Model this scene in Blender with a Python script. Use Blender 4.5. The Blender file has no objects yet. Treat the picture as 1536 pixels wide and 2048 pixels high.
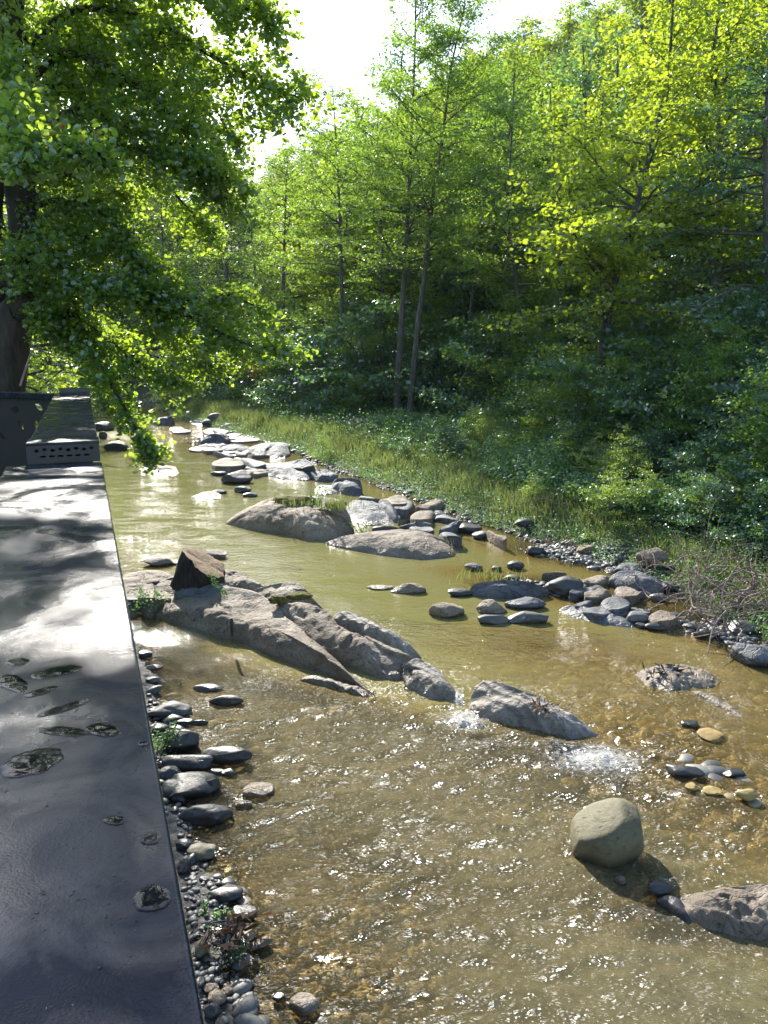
import bpy, math, random
import numpy as np
from mathutils import Vector, noise as mnoise

# ------------------------------------------------------------------ camera
SC = bpy.context.scene
COL = SC.collection
H = 4.0                      # camera height above the water
PITCH = math.radians(12.2)
FPX = 1547.0                 # focal length in photo pixels (1536 x 2048)
cam_d = bpy.data.cameras.new('camera')
cam_d.sensor_fit = 'VERTICAL'; cam_d.sensor_height = 24.0
cam_d.lens = 24.0 * FPX / 2048.0
cam_d.clip_start = 0.02; cam_d.clip_end = 2000
cam = bpy.data.objects.new('camera', cam_d); COL.objects.link(cam)
cam.location = (0, 0, H); cam.rotation_euler = (math.pi / 2 - PITCH, 0, 0)
SC.camera = cam

# ------------------------------------------------------------------ sky and sun
SUN_AZ, SUN_EL = math.radians(-20), math.radians(32.5)
world = bpy.data.worlds.new('World'); SC.world = world; world.use_nodes = True
wn = world.node_tree; wn.nodes.clear()
sky = wn.nodes.new('ShaderNodeTexSky'); sky.sky_type = 'NISHITA'; sky.sun_disc = False
sky.sun_elevation = SUN_EL; sky.sun_rotation = SUN_AZ % (2 * math.pi)
sky.air_density = 1.1; sky.dust_density = 0.8; sky.ozone_density = 2.0
bg = wn.nodes.new('ShaderNodeBackground'); bg.inputs[1].default_value = 0.15
wo = wn.nodes.new('ShaderNodeOutputWorld')
wn.links.new(sky.outputs[0], bg.inputs[0]); wn.links.new(bg.outputs[0], wo.inputs[0])
sun_d = bpy.data.lights.new('sun', 'SUN'); sun_d.energy = 5.0; sun_d.angle = math.radians(0.53)
sun_d.color = (1.0, 0.95, 0.86)
sun = bpy.data.objects.new('sun', sun_d); COL.objects.link(sun)
S = Vector((math.sin(SUN_AZ) * math.cos(SUN_EL), math.cos(SUN_AZ) * math.cos(SUN_EL), math.sin(SUN_EL)))
sun.rotation_euler = S.to_track_quat('Z', 'Y').to_euler(); sun.location = (-20, 40, 40)

SC.view_settings.view_transform = 'Standard'; SC.view_settings.look = 'None'
SC.view_settings.exposure = 1.25; SC.view_settings.gamma = 1.0
SC.cycles.max_bounces = 8; SC.cycles.diffuse_bounces = 2; SC.cycles.glossy_bounces = 3
SC.cycles.transmission_bounces = 5; SC.cycles.transparent_max_bounces = 8
SC.cycles.caustics_reflective = False; SC.cycles.caustics_refractive = False
SC.cycles.sample_clamp_indirect = 6.0
SC.cycles.use_denoising = True

# ------------------------------------------------------------------ photo pixel -> world
cp, sp = math.cos(PITCH), math.sin(PITCH)
def ray(px, py):
    dx, dy = px - 768.0, 1024.0 - py
    return np.array([dx, FPX * cp + dy * sp, -FPX * sp + dy * cp])
def P(px, py, z=0.0):        # point on the horizontal plane z
    r = ray(px, py); t = (z - H) / r[2]
    return np.array([r[0] * t, r[1] * t, z])
def Q(px, py, Y):            # point at forward distance Y
    r = ray(px, py); t = Y / r[1]
    return np.array([r[0] * t, Y, H + r[2] * t])
def mpp(Y):                  # metres per photo pixel at forward distance Y
    return Y / (FPX * cp)

# ------------------------------------------------------------------ noise
def _hash(ix, iy, iz, seed):
    n = (ix * 374761393 + iy * 668265263 + iz * 1274126177 + seed * 974711) & 0xffffffff
    n = ((n ^ (n >> 13)) * 1274126177) & 0xffffffff
    n = ((n ^ (n >> 16)) * 2246822519) & 0xffffffff
    return ((n ^ (n >> 15)) & 0xffffff) / float(0xffffff)
def vnoise(p, seed=0):
    p = np.asarray(p, float); i = np.floor(p).astype(np.int64); f = p - i
    f = f * f * (3 - 2 * f); out = 0
    for dx in (0, 1):
        wx = f[..., 0] if dx else 1 - f[..., 0]
        for dy in (0, 1):
            wy = f[..., 1] if dy else 1 - f[..., 1]
            for dz in (0, 1):
                wz = f[..., 2] if dz else 1 - f[..., 2]
                out = out + wx * wy * wz * _hash(i[..., 0] + dx, i[..., 1] + dy, i[..., 2] + dz, seed)
    return out * 2 - 1
def fbm(p, octv=4, seed=0, gain=0.5):
    p = np.asarray(p, float); a = 1.0; s = 0; t = 0
    for o in range(octv):
        s = s + a * vnoise(p * (2.03 ** o), seed + o * 17); t += a; a *= gain
    return s / t
def fbm2(x, y, sc, octv=4, seed=0):
    return fbm(np.stack([x * sc, y * sc, np.zeros_like(x) + 0.37], -1), octv, seed)
def sstep(a, b, x):
    t = np.clip((x - a) / (b - a), 0, 1); return t * t * (3 - 2 * t)

# ------------------------------------------------------------------ mesh helpers
def link(o, parent=None):
    COL.objects.link(o)
    if parent is not None: o.parent = parent
    return o
def tag(o, label=None, cat=None, group=None, kind=None):
    if label: o['label'] = label
    if cat: o['category'] = cat
    if group: o['group'] = group
    if kind: o['kind'] = kind
    return o
def empty(name, loc, label=None, cat=None, group=None):
    o = bpy.data.objects.new(name, None); o.empty_display_size = 0.2
    o.location = loc; link(o); return tag(o, label, cat, group)
def mesh_np(name, verts, quads=None, tris=None, mat=None, smooth=False, fattr=None, vattr=None):
    me = bpy.data.meshes.new(name)
    verts = np.asarray(verts, np.float32)
    me.vertices.add(len(verts)); me.vertices.foreach_set('co', verts.ravel())
    loops = []; starts = []; n0 = 0
    if quads is not None and len(quads):
        quads = np.asarray(quads, np.int32); loops.append(quads.ravel())
        starts.append(np.arange(len(quads)) * 4); n0 = quads.size
    if tris is not None and len(tris):
        tris = np.asarray(tris, np.int32); loops.append(tris.ravel())
        starts.append(n0 + np.arange(len(tris)) * 3)
    loops = np.concatenate(loops); starts = np.concatenate(starts)
    me.loops.add(len(loops)); me.loops.foreach_set('vertex_index', loops.astype(np.int32))
    me.polygons.add(len(starts)); me.polygons.foreach_set('loop_start', starts.astype(np.int32))
    if smooth: me.polygons.foreach_set('use_smooth', np.ones(len(starts), bool))
    me.update(calc_edges=True)
    for d, dom in ((fattr, 'FACE'), (vattr, 'POINT')):
        for k, v in (d or {}).items():
            a = me.attributes.new(k, 'FLOAT', dom); a.data.foreach_set('value', np.asarray(v, np.float32).ravel())
    if mat: me.materials.append(mat)
    return me
def obj(name, me, parent=None, loc=None):
    o = bpy.data.objects.new(name, me)
    if loc is not None: o.location = loc
    return link(o, parent)
def tube(pts, rad, sides=6):
    """quads of a tapered tube along a polyline"""
    pts = np.asarray(pts, float); n = len(pts); rad = np.broadcast_to(np.asarray(rad, float), (n,))
    T = np.gradient(pts, axis=0); T /= np.linalg.norm(T, axis=1)[:, None] + 1e-9
    ref = np.array([0, 0, 1.0]) if abs(T[:, 2]).mean() < 0.8 else np.array([1.0, 0, 0])
    A = np.cross(T, ref); A /= np.linalg.norm(A, axis=1)[:, None] + 1e-9
    B = np.cross(T, A)
    ang = np.linspace(0, 2 * math.pi, sides, endpoint=False)
    v = pts[:, None] + rad[:, None, None] * (np.cos(ang)[None, :, None] * A[:, None] + np.sin(ang)[None, :, None] * B[:, None])
    i = np.arange(n - 1)[:, None] * sides; j = np.arange(sides)[None]; k = (j + 1) % sides
    q = np.stack([i + j, i + k, i + sides + k, i + sides + j], -1).reshape(-1, 4)
    return v.reshape(-1, 3), q
class Acc:
    def __init__(s): s.v = []; s.q = []; s.n = 0
    def add(s, v, q): s.v.append(v); s.q.append(q + s.n); s.n += len(v)
    def tube(s, pts, rad, sides=6): s.add(*tube(pts, rad, sides))
    def mesh(s, name, mat, smooth=True): return mesh_np(name, np.concatenate(s.v), np.concatenate(s.q), mat=mat, smooth=smooth)
def spline(pts, n):
    """Catmull-Rom through pts, n samples"""
    p = np.asarray(pts, float); m = len(p)
    p = np.vstack([2 * p[0] - p[1], p, 2 * p[-1] - p[-2]])
    t = np.linspace(0, m - 1 - 1e-6, n); i = t.astype(int); f = (t - i)[:, None]
    a, b, c, d = p[i], p[i + 1], p[i + 2], p[i + 3]
    return 0.5 * (2 * b + (c - a) * f + (2 * a - 5 * b + 4 * c - d) * f ** 2 + (3 * b - a - 3 * c + d) * f ** 3)
def closed(pts, n):
    p = np.asarray(pts, float); m = len(p)
    t = np.linspace(0, m, n, endpoint=False); i = t.astype(int); f = (t - i)[:, None]
    a, b, c, d = p[(i - 1) % m], p[i % m], p[(i + 1) % m], p[(i + 2) % m]
    cr = 0.5 * (2 * b + (c - a) * f + (2 * a - 5 * b + 4 * c - d) * f ** 2 + (3 * b - a - 3 * c + d) * f ** 3)
    return 0.65 * cr + 0.35 * (b + (c - b) * f)

# ------------------------------------------------------------------ materials
class Mat:
    def __init__(s, name):
        s.m = bpy.data.materials.new(name); s.m.use_nodes = True; s.t = s.m.node_tree; s.t.nodes.clear()
        s.out = s.t.nodes.new('ShaderNodeOutputMaterial')
    def n(s, typ, ins=None, **props):
        nd = s.t.nodes.new('ShaderNode' + typ)
        for k, v in props.items(): setattr(nd, k, v)
        for k, v in (ins or {}).items():
            if isinstance(v, bpy.types.NodeSocket): s.t.links.new(v, nd.inputs[k])
            else: nd.inputs[k].default_value = v
        return nd
    def pos(s, scale=(1, 1, 1), obj=False, rot=(0, 0, 0)):
        src = s.n('TexCoord').outputs['Object'] if obj else s.n('NewGeometry').outputs['Position']
        return s.n('Mapping', {'Vector': src, 'Scale': scale, 'Rotation': rot}).outputs[0]
    def noise(s, vec, scale, detail=4, rough=0.55, dist=0.0):
        return s.n('TexNoise', {'Vector': vec, 'Scale': scale, 'Detail': detail, 'Roughness': rough, 'Distortion': dist}).outputs['Fac']
    def ramp(s, fac, stops, interp='LINEAR'):
        nd = s.n('ValToRGB', {'Fac': fac}); cr = nd.color_ramp; cr.interpolation = interp
        while len(cr.elements) < len(stops): cr.elements.new(0.5)
        for e, (p, c) in zip(cr.elements, stops):
            e.position = p; e.color = (*c, 1) if len(c) == 3 else c
        return nd.outputs['Color']
    def math(s, op, a, b=0.0, clamp=False):
        nd = s.n('Math', {0: a, 1: b}, operation=op); nd.use_clamp = clamp; return nd.outputs[0]
    def mix(s, fac, a, b):
        nd = s.n('Mix', data_type='RGBA')
        for idx, v in ((0, fac), (6, a), (7, b)):
            if isinstance(v, bpy.types.NodeSocket): s.t.links.new(v, nd.inputs[idx])
            else: nd.inputs[idx].default_value = v if idx == 0 else (*v, 1)
        return nd.outputs[2]
    def bump(s, h, strength, dist, normal=None):
        ins = {'Height': h, 'Strength': strength, 'Distance': dist}
        if normal is not None: ins['Normal'] = normal
        return s.n('Bump', ins).outputs[0]
    def surf(s, sock): s.t.links.new(sock, s.out.inputs['Surface']); return s.m
    def principled(s, **k):
        return s.n('BsdfPrincipled', {a.replace('_', ' '): b for a, b in k.items()}).outputs[0]
def vary(m, name='var'): return m.n('Attribute', attribute_name=name).outputs['Fac']

def leaf_mat(name, dark, light, trans, rough=0.38, tr=0.45, gloss=0.10):
    m = Mat(name); v = vary(m)
    base = m.mix(v, dark, light)
    tcol = m.mix(v, tuple(c * 0.75 for c in trans), trans)
    d = m.n('BsdfDiffuse', {'Color': base}).outputs[0]
    t = m.n('BsdfTranslucent', {'Color': tcol}).outputs[0]
    a = m.n('MixShader', {0: tr, 1: d, 2: t}).outputs[0]
    g = m.n('BsdfGlossy', {'Color': (0.9, 0.95, 1, 1), 'Roughness': rough}).outputs[0]
    return m.surf(m.n('MixShader', {0: gloss, 1: a, 2: g}).outputs[0])
M = {}
M['leaf_alder'] = leaf_mat('alder_leaf', (0.026, 0.072, 0.024), (0.060, 0.130, 0.040), (0.46, 0.70, 0.05), tr=.48, gloss=.05)
M['leaf_far'] = leaf_mat('far_leaf', (0.020, 0.054, 0.024), (0.045, 0.095, 0.036), (0.44, 0.60, 0.06), tr=.46, gloss=0.03)
M['leaf_gold'] = leaf_mat('broad_leaf', (0.040, 0.090, 0.018), (0.085, 0.150, 0.030), (0.66, 0.82, 0.04), tr=0.50, gloss=.05)
M['leaf_shrub'] = leaf_mat('shrub_leaf', (0.022, 0.070, 0.032), (0.055, 0.130, 0.058), (0.24, 0.46, 0.08), rough=0.40, tr=0.38, gloss=0.10)
M['leaf_near'] = leaf_mat('hornbeam_leaf', (0.030, 0.078, 0.024), (0.070, 0.145, 0.040), (0.56, 0.78, 0.055), rough=0.36, tr=.50, gloss=0.08)
M['herb'] = leaf_mat('herb_leaf', (0.028, 0.085, 0.034), (0.075, 0.17, 0.062), (0.26, 0.50, 0.09), rough=0.5, tr=0.38, gloss=0.06)
M['grass'] = leaf_mat('grass_blade', (0.045, 0.10, 0.028), (0.20, 0.185, 0.08), (0.34, 0.42, 0.11), rough=0.5, tr=0.40, gloss=0.03)

def bark_mat(name, c1, c2, sc=14):
    m = Mat(name); p = m.pos((1, 1, 0.25)); f = m.noise(p, sc, 5, 0.65)
    col = m.ramp(f, [(0.3, c1), (0.7, c2)])
    return m.surf(m.principled(Base_Color=col, Roughness=0.85, Normal=m.bump(f, 0.7, 0.03)))
M['bark'] = bark_mat('grey_bark', (0.035, 0.03, 0.024), (0.14, 0.13, 0.11))
M['bark_dark'] = bark_mat('dark_bark', (0.016, 0.013, 0.010), (0.06, 0.05, 0.04))
M['twig'] = bark_mat('dry_twig', (0.13, 0.085, 0.065), (0.36, 0.28, 0.23), 30)
M['stump_bark'] = bark_mat('charred_bark', (0.010, 0.008, 0.007), (0.045, 0.033, 0.025), 22)

def rock_mat(name, c1, c2, c3, strata=0.0, wet=True, bs=0.012, speck=0.5, rough=0.75, ang=0.6, sc=1.0, crack=0.0):
    m = Mat(name); p = m.pos((sc, sc, sc))
    big = m.noise(p, 1.7, 5, 0.6); fine = m.noise(p, 26, 6, 0.68); mid = m.noise(p, 7, 5, 0.6, 0.6)
    col = m.ramp(big, [(0.32, c1), (0.52, c2), (0.72, c3)])
    col = m.mix(m.math('MULTIPLY', m.ramp(fine, [(0.35, (1, 1, 1)), (0.62, (0, 0, 0))]), speck), col, tuple(x * 0.55 for x in c1))
    pit = m.ramp(m.noise(p, 13, 3, 0.5), [(0.28, (1, 1, 1)), (0.36, (0, 0, 0))])
    col = m.mix(m.math('MULTIPLY', pit, 0.5), col, (0.05, 0.045, 0.035))
    if crack > 0:
        wp = m.n('VectorMath', {0: p, 1: m.n('VectorMath', {0: m.n('TexNoise', {'Vector': p, 'Scale': 1.6, 'Detail': 3.0}).outputs['Color'], 1: (1.1, 1.1, 1.1)}, operation='MULTIPLY').outputs[0]}, operation='ADD').outputs[0]
        ve = m.n('TexVoronoi', {'Vector': m.n('Mapping', {'Vector': wp, 'Scale': (.45, 2.2, 2.6), 'Rotation': (0, 0, ang)}).outputs[0], 'Scale': 1.5}, feature='DISTANCE_TO_EDGE').outputs['Distance']
        ck = m.ramp(ve, [(0.0, (1, 1, 1)), (0.035, (0, 0, 0))]); col = m.mix(m.math('MULTIPLY', ck, .75 * crack), col, (.03, .027, .022))
        lich = m.ramp(m.noise(p, 4.5, 6, 0.75), [(.52, (0, 0, 0)), (.66, (1, 1, 1))]); col = m.mix(m.math('MULTIPLY', lich, .45), col, tuple(x * .5 for x in c1))
    h = m.math('ADD', m.math('MULTIPLY', mid, 1.4), m.math('MULTIPLY', fine, 0.5))
    h = m.math('SUBTRACT', h, m.math('MULTIPLY', pit, 0.5))
    if crack > 0: h = m.math('SUBTRACT', h, m.math('MULTIPLY', ck, .9 * crack))
    if strata > 0:
        pr = m.pos((sc, sc, 1.4 * sc), rot=(0.15, 0.1, ang))
        w = m.n('TexWave', {'Vector': pr, 'Scale': 3.0, 'Distortion': 5.0, 'Detail': 4.0, 'Detail Scale': 1.4, 'Detail Roughness': 0.6}, wave_type='BANDS', bands_direction='Y').outputs['Fac']
        h = m.math('ADD', h, m.math('MULTIPLY', w, strata))
        col = m.mix(m.math('MULTIPLY', m.ramp(w, [(0.05, (1, 1, 1)), (0.3, (0, 0, 0))]), 0.35 * min(1, strata)), col, tuple(x * 0.45 for x in c1))
    r = rough
    if wet:   # the damp dark band just above the water line
        z = m.n('SeparateXYZ', {0: m.n('NewGeometry').outputs['Position']}).outputs[2]
        zz = m.math('ADD', z, m.math('MULTIPLY', m.math('SUBTRACT', mid, 0.5), 0.10))
        wf = m.n('MapRange', {'Value': zz, 'From Min': 0.03, 'From Max': 0.11, 'To Min': 1.0, 'To Max': 0.0}).outputs[0]
        under = m.n('MapRange', {'Value': zz, 'From Min': -0.10, 'From Max': 0.0, 'To Min': 1.0, 'To Max': 0.0}).outputs[0]
        col = m.mix(m.math('MULTIPLY', wf, 0.6), col, tuple(x * 0.42 for x in c2))
        col = m.mix(m.math('MULTIPLY', under, 0.8), col, (0.30, 0.19, 0.045))
        r = m.n('MapRange', {'Value': wf, 'To Min': rough, 'To Max': 0.28}).outputs[0]
    return m.surf(m.principled(Base_Color=col, Roughness=r, Normal=m.bump(h, 0.8, bs)))
M['sand'] = rock_mat('grey_sandstone', (0.13, 0.098, 0.068), (0.25, 0.20, 0.148), (0.42, 0.36, 0.285), bs=0.05, crack=.28)
M['strata'] = rock_mat('banded_sandstone', (0.17, 0.147, 0.12), (0.31, 0.275, 0.23), (0.46, 0.42, 0.36), strata=.9, bs=0.035, ang=0.9, crack=.2)
M['tan'] = rock_mat('tan_sandstone', (0.18, 0.13, 0.085), (0.29, 0.225, 0.155), (0.39, 0.32, 0.235), bs=0.05, crack=.3)
M['blue'] = rock_mat('blue_grey_slate', (0.07, 0.073, 0.080), (0.115, 0.118, 0.126), (0.18, 0.184, 0.193), bs=0.035, rough=0.68, speck=0.35, crack=.6)
M['dark'] = rock_mat('dark_wet_stone', (0.028, 0.027, 0.026), (0.055, 0.052, 0.048), (0.09, 0.085, 0.078), bs=0.010, rough=0.5, speck=0.3)
M['grey'] = rock_mat('grey_cobble', (0.06, 0.058, 0.054), (0.105, 0.102, 0.094), (0.18, 0.172, 0.158), bs=0.007, rough=0.6, speck=0.35)
M['olive'] = rock_mat('olive_boulder', (0.12, 0.105, 0.055), (0.175, 0.155, 0.09), (0.24, 0.215, 0.135), bs=0.010, speck=0.45, sc=1.4)
M['amber'] = rock_mat('amber_cobble', (0.20, 0.125, 0.035), (0.32, 0.22, 0.07), (0.44, 0.34, 0.14), bs=0.007, speck=0.25, wet=False)
m = Mat('moss'); p = m.pos(); f = m.noise(p, 30, 5, 0.7)
M['moss'] = m.surf(m.principled(Base_Color=m.ramp(f, [(0.3, (0.04, 0.045, 0.01)), (0.6, (0.17, 0.15, 0.035)), (0.8, (0.30, 0.25, 0.07))]), Roughness=0.95, Normal=m.bump(f, 1.0, 0.04)))
# ------------------------------------------------------------------ terrain and water
YR = np.array([-12, -5, 0, 3, 6, 9.6, 12, 13.9, 15.3, 17.1, 22, 30, 45, 57, 66, 74, 85, 400])
XR = np.array([16, 12, 9.5, 8.2, 6.6, 5.15, 4.7, 4.0, 3.3, 2.1, -0.2, -3.9, -12.4, -18.3, -27, -52, -120, -420])
YO = np.array([-12, 0, 13.9, 30, 57, 80, 140, 400]); XO = np.array([16, 9.5, 4, -3.9, -18.3, -31, -66, -220])
YL = np.array([-12, -5, 0, 3, 4.5, 6, 8.5, 12, 14, 16, 18, 22, 30, 45, 57, 64, 72, 85, 400])
XL = np.array([3, 1.2, 0.1, -0.45, -0.95, -1.7, -2.75, -4.3, -5.2, -6.8, -9, -11, -15, -23, -32, -48, -90, -200, -500])
BARS = []                      # cx, cy, rx, ry, rot, top height
def bar(p0, p1, width, top):
    a, b = P(*p0), P(*p1); c = (a + b) / 2; d = b - a
    BARS.append((c[0], c[1], np.hypot(d[0], d[1]) / 2 + width, width, math.atan2(d[1], d[0]), top))
bar((900, 1140), (1350, 1225), 1.0, 0.06)      # gravel bar on the right
bar((1000, 1090), (1230, 1130), 1.0, 0.05)
bar((1350, 1240), (1490, 1290), 0.6, 0.03)
bar((1230, 1450), (1560, 1640), 1.3, -0.08)     # stony shallows downstream of the ledge
bar((1000, 1500), (1400, 1560), 0.9, -0.14)
bar((1000, 1270), (1330, 1350), 1.2, -0.16)
bar((480, 1850), (800, 2048), 0.55, -0.07)      # near shallows
bar((560, 1650), (950, 1850), 0.6, -0.2)
bar((1100, 1800), (1560, 1880), 0.30, -0.12)
bar((450, 1350), (850, 1440), 0.5, -0.16)
bar((330, 850), (600, 960), 1.6, 0.0)
bar((290, 1150), (330, 1230), 0.8, -0.03)
def ground(x, y):
    x = np.asarray(x, float); y = np.asarray(y, float)
    wob = 0.25 * fbm2(x, y, 0.9, 3, 5)
    dR = (x - np.interp(y, YR, XR)) * 0.88 + wob
    dL = (np.interp(y, YL, XL) - x) * 0.88 + wob
    n1 = fbm2(x, y, 0.35, 4, 11); n2 = fbm2(x, y, 2.2, 4, 3)
    # right bank
    r = np.clip(dR, 0, None); ro = np.clip((x - np.interp(y, YO, XO)) * .88, 0, None)
    right = 0.05 * r + 0.40 * (1 - np.exp(-r / 1.6)) * sstep(0, 1.2, r) + 34 * sstep(10, 95, ro) * sstep(0, 12, r) + 8 * sstep(70, 108, y) * (1 - sstep(20, 80, ro)) + 0.15 * n1 * sstep(1, 4, r) + 0.05 * n2
    right = right + 25 * sstep(70, 220, ro)
    # left bank
    l = np.clip(dL, 0, None)
    left = 0.10 * l + 1.55 * sstep(0.9, 4.2, l) + 0.10 * np.clip(l - 6, 0, None) + 10 * sstep(25, 90, l) + 0.15 * n1 * sstep(2, 5, l) + 0.05 * n2
    u = np.minimum(-dR, -dL); u = np.clip(u, 0, None)
    pool = sstep(9.5, 12.5, y) * (1 - sstep(24, 30, y))
    dmax = 0.60 + 0.35 * pool
    bed = -dmax * (1 - np.exp(-u / 0.8)) + 0.05 * n2 + 0.05 * n1
    near_r = sstep(1.6, 3.4, x) * (1 - sstep(8.0, 10.0, y)) * sstep(4.9, 5.6, y)
    bed = bed * (1 - 0.45 * near_r)
    for cx, cy, rx, ry, rot, top in BARS:
        c, s = math.cos(rot), math.sin(rot)
        a = ((x - cx) * c + (y - cy) * s) / rx; b = (-(x - cx) * s + (y - cy) * c) / ry
        w = np.exp(-(a * a + b * b) * 1.3)
        bed = bed * (1 - w) + np.maximum(bed, top + 0.04 * n2) * w
    return np.where(dR > 0, right, np.where(dL > 0, left, bed))
def gz(x, y): return float(ground(np.array([x]), np.array([y]))[0])
def onground(px, py, dz=0.0):
    """where the photo pixel's sight line meets the terrain"""
    r = ray(px, py); t0 = 2.0 / FPX; 
    for k in range(900):
        t = t0 * 1.01 ** k; p = np.array([0, 0, H]) + r * t
        if p[2] <= gz(p[0], p[1]) + dz: return p
    return p

def axis(segs):
    out = []
    for a, b, st in segs: out.append(np.arange(a, b, st))
    return np.concatenate(out)
gx = np.concatenate([-14 - np.geomspace(0.3, 320, 60)[::-1], axis([(-14, 10, 0.13)]), 10 + np.geomspace(0.2, 420, 66)])
gy = np.concatenate([axis([(-30, 1, 1.0), (1, 26, 0.13)]), 26 + np.geomspace(0.16, 480, 110)])
GX, GY = np.meshgrid(gx, gy); GZ = ground(GX, GY)
def gridmesh(name, X, Y, Z, mat, vattr=None):
    ny, nx = X.shape; v = np.stack([X, Y, Z], -1).reshape(-1, 3)
    i = (np.arange(ny - 1)[:, None] * nx + np.arange(nx - 1)[None])
    q = np.stack([i, i + 1, i + nx + 1, i + nx], -1).reshape(-1, 4)
    return mesh_np(name, v, q, mat=mat, smooth=True, vattr=vattr)
from bisect import bisect_right
_gx, _gy, _gz = gx.tolist(), gy.tolist(), GZ
def gz(x, y):
    i = min(max(bisect_right(_gx, x) - 1, 0), len(_gx) - 2); j = min(max(bisect_right(_gy, y) - 1, 0), len(_gy) - 2)
    a = min(max((x - _gx[i]) / (_gx[i + 1] - _gx[i]), 0), 1); b = min(max((y - _gy[j]) / (_gy[j + 1] - _gy[j]), 0), 1)
    return float((_gz[j, i] * (1 - a) + _gz[j, i + 1] * a) * (1 - b) + (_gz[j + 1, i] * (1 - a) + _gz[j + 1, i + 1] * a) * b)
m = Mat('ground'); p = m.pos()
z = m.n('SeparateXYZ', {0: m.n('NewGeometry').outputs['Position']}).outputs[2]
f1 = m.noise(p, 0.8, 5, 0.6); f2 = m.noise(p, 16, 6, 0.7)
vor = m.n('TexVoronoi', {'Vector': p, 'Scale': 15.0, 'Randomness': 1.0}); vc = m.n('SeparateColor', {0: vor.outputs['Color']}).outputs[0]
soil = m.ramp(f2, [(0.3, (0.022, 0.018, 0.013)), (0.55, (0.07, 0.055, 0.036)), (0.75, (0.15, 0.12, 0.08))])
green = m.ramp(f2, [(0.3, (0.02, 0.032, 0.010)), (0.7, (0.06, 0.085, 0.025))])
gravel = m.ramp(vc, [(0.0, (0.025, 0.024, 0.022)), (0.5, (0.065, 0.062, 0.057)), (1.0, (0.13, 0.125, 0.115))])
silt = m.ramp(vc, [(0.0, (0.15, 0.095, 0.028)), (0.5, (0.20, 0.135, 0.045)), (1.0, (0.26, 0.19, 0.07))])
silt = m.mix(m.ramp(m.noise(p, 2.2, 4, .6), [(0.42, (0, 0, 0)), (0.58, (1, 1, 1))]), silt, (0.10, 0.075, 0.032))
silt = m.mix(m.ramp(f1, [(0.35, (0, 0, 0)), (0.65, (1, 1, 1))]), silt, (0.23, 0.15, 0.045))
zn = m.math('ADD', z, m.math('MULTIPLY', m.math('SUBTRACT', f1, 0.5), 0.5))
col = m.mix(m.n('MapRange', {'Value': zn, 'From Min': 0.30, 'From Max': 0.5}).outputs[0], soil, green)
col = m.mix(m.n('MapRange', {'Value': zn, 'From Min': 0.12, 'From Max': 0.24}).outputs[0], gravel, col)
col = m.mix(m.n('MapRange', {'Value': z, 'From Min': -0.06, 'From Max': 0.0}).outputs[0], silt, col)
hgt = m.math('ADD', m.math('MULTIPLY', vor.outputs['Distance'], -0.7), m.math('MULTIPLY', f2, 0.6))
M['ground'] = m.surf(m.principled(Base_Color=col, Roughness=0.85, Normal=m.bump(hgt, 0.8, 0.035)))
g_o = obj('ground', gridmesh('ground', GX, GY, GZ, M['ground'])); tag(g_o, kind='structure', label='stony riverbed and earth banks rising to wooded hillsides')

# water: surface waves are real below the ledge, finer ripples come from the normal
TURB = [(640, 1560, 1.0, 0.6), (900, 1600, 1.6, 1.0), (930, 1440, 0.55, 1.3), (1190, 1520, 0.75, 1.3), (1080, 1490, 0.6, 1.0), (1150, 1800, 0.9, 0.45), (1050, 1900, 0.7, 0.30),
        (1400, 1600, 0.8, 0.55), (700, 1720, 0.9, 0.8), (1400, 1390, 0.6, 0.55), (1250, 1350, 0.5, 0.3), (1430, 1330, 0.6, 0.4), (560, 1400, 1.1, 0.45), (850, 1960, 0.5, 0.45), (620, 1900, 0.5, 0.35), (1300, 1700, 0.7, 0.5),
        (225, 868, 2.0, 0.55), (500, 1480, 0.7, 0.6), (500, 1640, 0.5, 0.7)]
FOAM = [(930, 1440, 0.22, 0.25, 1.1), (915, 1395, 0.07, 0.22, 1.1), (960, 1490, .35, .12, .7), (1190, 1520, 0.42, 0.28, 1.1), (1300, 1500, .4, .1, .55), (1420, 1590, .5, .1, .5), (1120, 1490, 0.22, 0.14, 0.7), (1240, 1560, 0.3, 0.15, 0.5), (1140, 1690, 0.1, 0.25, 0.35), (1330, 1830, 0.3, 0.08, 0.6), (1400, 1390, 0.25, 0.1, 0.35),
        (400, 925, 1.2, 0.10, 0.6), (460, 905, 0.8, 0.10, 0.5), (380, 989, 0.35, 0.06, 0.8), (215, 935, 0.5, 0.3, 0.4), (1030, 1470, 0.4, 0.12, 0.5), (300, 930, 0.6, 0.1, 0.5)]
wx = np.concatenate([np.linspace(-300, -16, 50), axis([(-15.5, -5, 0.25), (-5, 7.6, 0.035)]), 7.6 + np.geomspace(0.1, 60, 22)])
wy = np.concatenate([np.array([-20, -8, -2, 1, 2.2]), axis([(2.6, 13, 0.035), (13, 30, 0.14)]), 30 + np.geomspace(0.3, 380, 50)])
WX, WY = np.meshgrid(wx, wy)
turb = np.zeros_like(WX) + 0.012
for px, py, s, a in TURB:
    c = P(px, py); turb = turb + a * np.exp(-((WX - c[0]) ** 2 + (WY - c[1]) ** 2) / (2 * s * s))
turb = np.clip(turb, 0, 1.5)
foam = np.zeros_like(WX)
for px, py, sx, sy, a in FOAM:
    c = P(px, py); foam = np.maximum(foam, a * np.exp(-(((WX - c[0]) / sx) ** 2 + ((WY - c[1]) / sy) ** 2) / 2))
GW = ground(WX, WY); depth = np.clip(-GW, 0, 2)
fa = math.radians(-48)      # the flow below the ledge runs to the lower right
fu = WX * math.cos(fa) + WY * math.sin(fa); fv = -WX * math.sin(fa) + WY * math.cos(fa)
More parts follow.
